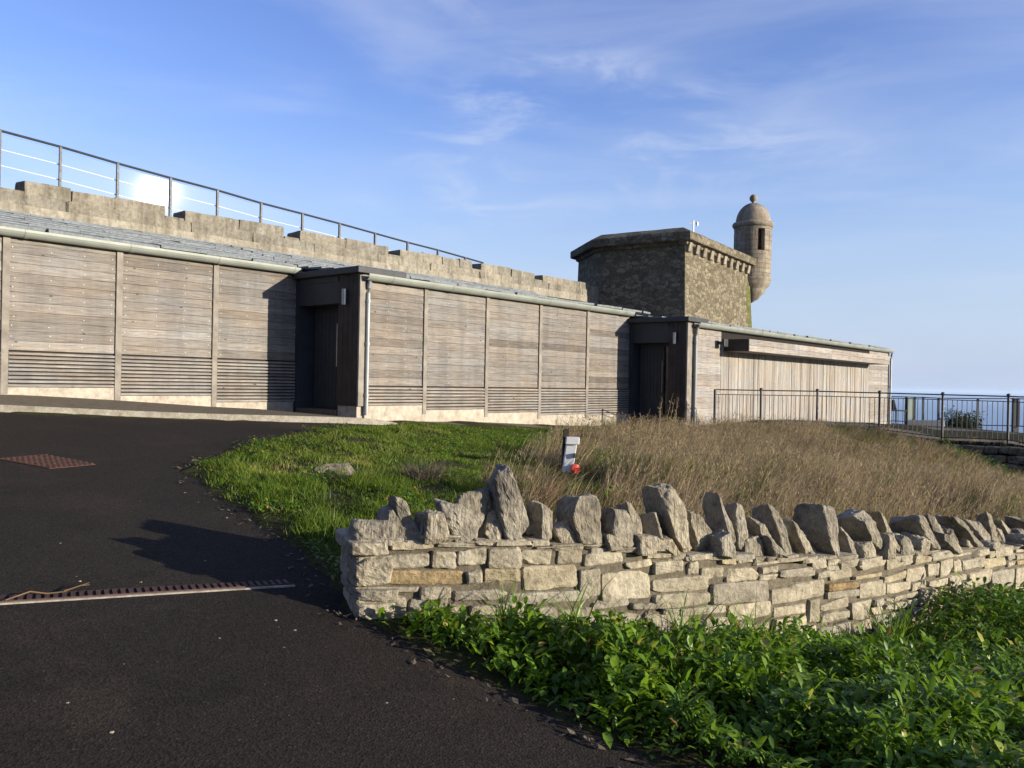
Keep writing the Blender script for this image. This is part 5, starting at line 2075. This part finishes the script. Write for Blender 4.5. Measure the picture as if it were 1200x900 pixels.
# tussocks that lean with the wind
tx, ty = scatter(9000, -1.0, 13.0, 5.4, 19.6)
ok = in_turf(tx, ty)
tx, ty = tx[ok], ty[ok]
tT, tS = -(tx * NV.x + ty * NV.y), tx * UV.x + ty * UV.y
pr_ = dry_w(tx, ty) * np.where(tS < S23 + 1.0, np.clip((10.2 - tT) / 1.8, .05, 1), 1) * (.15 + .95 * vnoise(tx, ty, 1.3, 61))
near_m = (np.abs(tx - mk.x * ty / mk.y) < .42) & (ty > mk.y - 2.8) & (ty < mk.y + .1)
ok = (RNG.random(len(tx)) < pr_) & ~near_m
tx, ty = tx[ok], ty[ok]
nt, nbld = len(tx), 26
th_ = RNG.uniform(.20, .46, nt) * np.where(RNG.random(nt) < .12, 1.35, 1) * (1 - .45 * np.clip((tx - 6.5) / 2.5, 0, 1) * np.clip((ty - 12) / 3, 0, 1))
tl_ = RNG.normal(.15, .55, nt)
ttone = np.clip(.58 + (vnoise(tx, ty, .75, 71) - .5) * .7 + RNG.normal(0, .17, nt), .05, .93)
ttone = np.where((vnoise(tx, ty, .9, 73) > .64) & (RNG.random(nt) < .7), .96, ttone)
ttone = np.where(RNG.random(nt) < .16, RNG.uniform(.05, .24, nt), ttone)
bx_ = np.repeat(tx, nbld) + RNG.normal(0, .05, nt * nbld)
by_ = np.repeat(ty, nbld) + RNG.normal(0, .05, nt * nbld)
tus = blades('dry_tussocks', np.stack([bx_, by_, terrain_z(bx_, by_) - .02], -1), np.repeat(th_, nbld) * RNG.uniform(.5, 1.2, nt * nbld), RNG.uniform(.005, .012, nt * nbld),
             np.repeat(tl_, nbld) + RNG.normal(0, .55, nt * nbld), RNG.uniform(.35, 1.15, nt * nbld), np.clip(np.repeat(ttone, nbld) + RNG.normal(0, .10, nt * nbld), 0, 1), MT['dry'], 4, 1.9)
tag(tus, 'wind bent tussocks of pinkish straw grass behind the coping stones', 'grass', kind='stuff')
# seed heads on the tallest stems
k = (RNG.random(n) < .20) & (dm > .6) & ~((np.abs(X - mk.x * Y / mk.y) < .35) & (Y < mk.y)) & ((X < 7) | (Y < 13))
Xs, Ys, Zs = X[k], Y[k], Z[k]
m = len(Xs)
Hs = (.30 + .24 * RNG.random(m)) * (.6 + .5 * cl_[k])
ns = 5
P0 = np.stack([Xs, Ys, Zs], -1)
lds = RNG.normal(.35, .7, m)
ln = RNG.uniform(.15, .55, m)
stems = blades('seed_stalks', P0, Hs, np.full(m, .0065), lds, ln, RNG.uniform(.5, .95, m), MT['dry'], 3, 1.8)
tag(stems, 'thin pale flowering stalks standing above the dry grass', 'grass', kind='stuff')
tip = P0 + np.stack([np.cos(lds), np.sin(lds), np.zeros(m)], -1) * (ln * Hs * .8)[:, None]
tip[:, 2] += Hs * .86
PP = np.repeat(tip, ns, 0) + RNG.normal(0, .012, (m * ns, 3))
yw = np.repeat(lds, ns) + RNG.normal(0, .8, m * ns)
hd = leaves('seed_heads', PP, yw, RNG.uniform(.3, 1.3, m * ns), RNG.uniform(.03, .07, m * ns), RNG.uniform(.004, .009, m * ns), RNG.uniform(-.5, .8, m * ns), np.clip(RNG.normal(.72, .2, m * ns), 0, 1), MT['dry'])
tag(hd, 'feathery straw seed heads on the dry grass', 'grass', kind='stuff')

# broad leaved weeds low among the dry grass
X, Y = scatter(90000, -1.0, 11.0, 5.6, 17.5)
ok = in_turf(X, Y)
X, Y = X[ok], Y[ok]
ok = (RNG.random(len(X)) < dry_w(X, Y) * .7) & (vnoise(X, Y, 1.15, 81) > .60) & ~((np.abs(X - mk.x * Y / mk.y) < .32) & (Y < mk.y + .1))
X, Y = X[ok], Y[ok]
n = len(X)
P = np.stack([X, Y, terrain_z(X, Y) + RNG.uniform(.03, .26, n) * np.clip((vnoise(X, Y, 1.15, 81) - .55) * 5, .2, 1)], -1)
wd_ = leaves('weeds', P, RNG.uniform(0, 6.28, n), RNG.uniform(-.4, 1.2, n), RNG.uniform(.03, .08, n), RNG.uniform(.012, .03, n), RNG.uniform(0, 1.2, n), np.clip(RNG.normal(.45, .25, n), 0, 1), MT['leaf'])
tag(wd_, 'green broad leaved weeds low among the dry grass', 'weeds', kind='stuff')

# dead dock stalks in front of the second porch
sp_ = thing('dead_weeds', 'tall brown dead weed stalks in front of the second porch door', 'weeds', tuple(on_ground(765, 506)))
mb = MB()
random.seed(31)
PPs, yws = [], []
for i in range(26):
    px = random.uniform(738, 800)
    Yd = random.uniform(13.2, 14.8)
    q = at_depth(px, 500, Yd)
    zg = g(q.x, q.y)
    hgt = random.uniform(.45, .95) * (1.15 if 770 < px < 795 else .85)
    lx = random.uniform(-.06, .14)
    pts = [Vector((q.x + lx * f * f, q.y, zg + hgt * f)) for f in (0, .35, .7, 1)]
    mb.tube(pts, [.006, .005, .004, .002], 5, 0, True, random.uniform(.4, .8))
    for _ in range(10):
        f = random.uniform(.55, 1)
        PPs.append((q.x + lx * f * f, q.y, zg + hgt * f))
        yws.append(random.uniform(0, 6.28))
mb.build('stalks', [MT['dry']], sp_)
kk = len(PPs)
leaves('seed_clusters', np.array(PPs), np.array(yws), RNG.uniform(-.3, 1.2, kk), RNG.uniform(.03, .08, kk), RNG.uniform(.008, .02, kk), RNG.uniform(0, 1, kk), np.clip(RNG.normal(.65, .2, kk), 0, 1), MT['dry'], sp_)

# withered clumps in the lawn
for (px, py, lab, hh, spread, nn2) in ((497, 566, 'withered purple grey plant clump in the lawn behind the tallest coping stones', .26, .16, 420), (628, 588, 'dry straw grass tussock leaning over beside the marker post', .38, .22, 620), (420, 568, 'small withered brown tuft beside the half buried rock', .14, .14, 200)):
    c = on_ground(px, py)
    P = np.stack([RNG.normal(c.x, spread * .6, nn2), RNG.normal(c.y, spread * .6, nn2), np.full(nn2, c.z)], -1)
    P[:, 2] = terrain_z(P[:, 0], P[:, 1]) - .01
    o = blades('grass_tuft', P, RNG.uniform(.4, 1.2, nn2) * hh, RNG.uniform(.004, .009, nn2), np.arctan2(P[:, 1] - c.y, P[:, 0] - c.x) + RNG.normal(0, .5, nn2), RNG.uniform(.3, 1.1, nn2), RNG.uniform(0, 1, nn2), MT['deadplant'] if px != 628 else MT['dry'], 3)
    tag(o, lab, 'grass tuft')

# planted bank in front of the wall
BANK = [(EDGE[i][0] + .05, EDGE[i][1] + .03) for i in range(10, len(EDGE))] + [(e_end[0] + 1.0, e_end[1] - .9), (3.4, .9), (6.0, 2.0), (9.5, 7.5), (float(np.interp(wall_a(1420), _wA, _wx)), float(np.interp(wall_a(1420), _wA, _wy)) - .05)]
BANK += [(float(np.interp(wall_a(px), _wA, _wx)), float(np.interp(wall_a(px), _wA, _wy)) - .02) for px in (1320, 1200, 1100, 1000, 900, 800, 700, 600, 520, 470, 440)]


def bank_height(X, Y):
    sd = -poly_sd(X, Y, BANK)
    wy = np.interp(X, _wx, _wy)
    h = .05 + .22 * np.clip(sd / .7, 0, 1)
    h += .16 * (vnoise(X, Y, 1.6, 21) - .4) + .22 * (vnoise(X, Y, 4.2, 22) - .5) + .10 * (vnoise(X, Y, 11, 24) - .5)
    # an ivy mound climbs the wall at the right
    h -= .10 * np.exp(-((wy - Y - .1) / .4) ** 2) * np.clip(3.6 - X, 0, 1)
    h += .26 * np.exp(-(((X - 5.5) / 1.2) ** 2)) * np.exp(-(((Y - wy + .2) / .75) ** 2))
    h += .22 * np.exp(-(((X - 3.9) / .8) ** 2)) * np.exp(-(((Y - wy + .3) / .5) ** 2))
    return np.clip(h, .03, .75)


N = 240000
X, Y = scatter(N, -1.0, 8.0, 1.6, 8.6)
sd = poly_sd(X, Y, BANK)
ok = (sd < 0)
# fewer leaves outside the camera's view cone, none needed far right
ok &= (X < .72 * Y + 1.2)
X, Y, sd = X[ok], Y[ok], -sd[ok]
hmax = bank_height(X, Y)
bare = vnoise(X, Y, 2.2, 25)
keep = RNG.random(len(X)) < np.clip(.25 + sd * 3, 0, 1)
X, Y, hmax, sd, bare = X[keep], Y[keep], hmax[keep], sd[keep], bare[keep]
n = len(X)
f = 1 - RNG.random(n) ** 1.8 * .8
Zb = g_np(X, Y)
P = np.stack([X, Y, Zb + hmax * f], -1)
P[:, 2] += RNG.normal(0, .015, n)
kind = vnoise(X, Y, 1.1, 27)
ivy = (X > 2.9 + (vnoise(X, Y, 1.5, 29) - .5)) & (Y > 3.0)
L = np.where(ivy, RNG.uniform(.020, .048, n), RNG.uniform(.026, .085, n) * (.75 + .5 * kind))
Wd = np.where(ivy, L * RNG.uniform(.6, .9, n), L * RNG.uniform(.26, .55, n))
rn = np.clip(RNG.normal(.45, .20, n) + (kind - .5) * .45 - .1 * ivy, 0, .96)
rn = np.where(RNG.random(n) < .025 + .05 * (bare > .72), RNG.uniform(.94, 1.0, n), rn)
o = leaves('ground_cover', P, RNG.uniform(0, 6.28, n), RNG.uniform(-.7, 1.4, n), L, Wd, RNG.uniform(0, 1.3, n), rn, MT['leaf'])
tag(o, 'dense glossy green leaves covering the bank in front of the stone wall', 'ground cover', kind='stuff')
# broad leaved clumps standing out of the cover
bx, by = scatter(5000, -.6, 6.5, 2.4, 7.2)
ok = (poly_sd(bx, by, BANK) < -.08)
bx, by = bx[ok][:420], by[ok][:420]
cb_ = 22
bX, bY = np.repeat(bx, cb_) + RNG.normal(0, .06, len(bx) * cb_), np.repeat(by, cb_) + RNG.normal(0, .06, len(bx) * cb_)
nb_ = len(bX)
bP = np.stack([bX, bY, g_np(bX, bY) + bank_height(bX, bY) * RNG.uniform(.5, 1.0, nb_) + RNG.uniform(-.02, .05, nb_)], -1)
tag(leaves('broad_leaves', bP, RNG.uniform(0, 6.28, nb_), RNG.uniform(.1, 1.35, nb_), RNG.uniform(.06, .13, nb_), RNG.uniform(.022, .045, nb_), RNG.uniform(.2, 1.4, nb_), np.clip(np.repeat(RNG.uniform(.35, .9, len(bx)), cb_) + RNG.normal(0, .08, nb_), 0, .95), MT['leaf']),
    'clumps of broad upright green leaves standing out of the bank below the wall', 'ground cover', kind='stuff')
# strap leaved clumps and grass among the ground cover
nc = 34
X, Y = scatter(6000, -.6, 6.5, 2.2, 7.6)
ok = (poly_sd(X, Y, BANK) < -.06) & (X < 3.2 + (Y - 5))
X, Y = X[ok][:nc], Y[ok][:nc]
near_wall = np.exp(-((np.interp(X, _wx, _wy) - Y - .25) / .35) ** 2)
cnt = 26
PX_, PY_ = np.repeat(X, cnt) + RNG.normal(0, .035, len(X) * cnt), np.repeat(Y, cnt) + RNG.normal(0, .035, len(X) * cnt)
nn3 = len(PX_)
Hh = (np.repeat(.12 + .14 * near_wall + .10 * RNG.random(len(X)), cnt)) * RNG.uniform(.7, 1.3, nn3) + bank_height(PX_, PY_) * .55
o = blades('strap_leaves', np.stack([PX_, PY_, g_np(PX_, PY_)], -1), Hh, RNG.uniform(.008, .017, nn3), RNG.uniform(0, 6.28, nn3), RNG.uniform(.2, 1.0, nn3), np.clip(RNG.normal(.55, .2, nn3), 0, .95), MT['leaf'], 4, 2.0)
tag(o, 'long green strap leaves and grass blades rising through the bank below the wall', 'ground cover', kind='stuff')

# bush beyond the terrace
bc = at_depth(1127, 506, 33.2)
bush = thing('bush', 'round dark green bush beyond the terrace in front of the sea', 'bush', (bc.x, bc.y, bc.z - .5))
mb = MB()
for i in range(7):
    an = i * .9
    mb.tube([(bc.x, bc.y, bc.z - .5), (bc.x + .3 * math.cos(an), bc.y + .3 * math.sin(an), bc.z), (bc.x + .6 * math.cos(an), bc.y + .6 * math.sin(an), bc.z + .6)], [.03, .02, .008], 6)
mb.build('stems', [MT['bark']], bush)
n = 5200
d = RNG.normal(0, 1, (n, 3))
d /= np.linalg.norm(d, axis=1)[:, None]
lob = 1 + .30 * np.sin(d[:, 0] * 5 + 1) * np.cos(d[:, 2] * 4) + .18 * np.sin(d[:, 1] * 9 + d[:, 0] * 7)
r = RNG.random(n) ** .4 * lob
P = np.stack([bc.x + d[:, 0] * r * .80, bc.y + d[:, 1] * r * .7, bc.z + .20 + d[:, 2] * r * .62], -1)
leaves('foliage', P, RNG.uniform(0, 6.28, n), RNG.uniform(-.6, 1.4, n), RNG.uniform(.06, .13, n), RNG.uniform(.025, .055, n), RNG.uniform(0, 1, n), np.clip(RNG.normal(.5, .25, n), 0, 1), MT['bush'], bush)
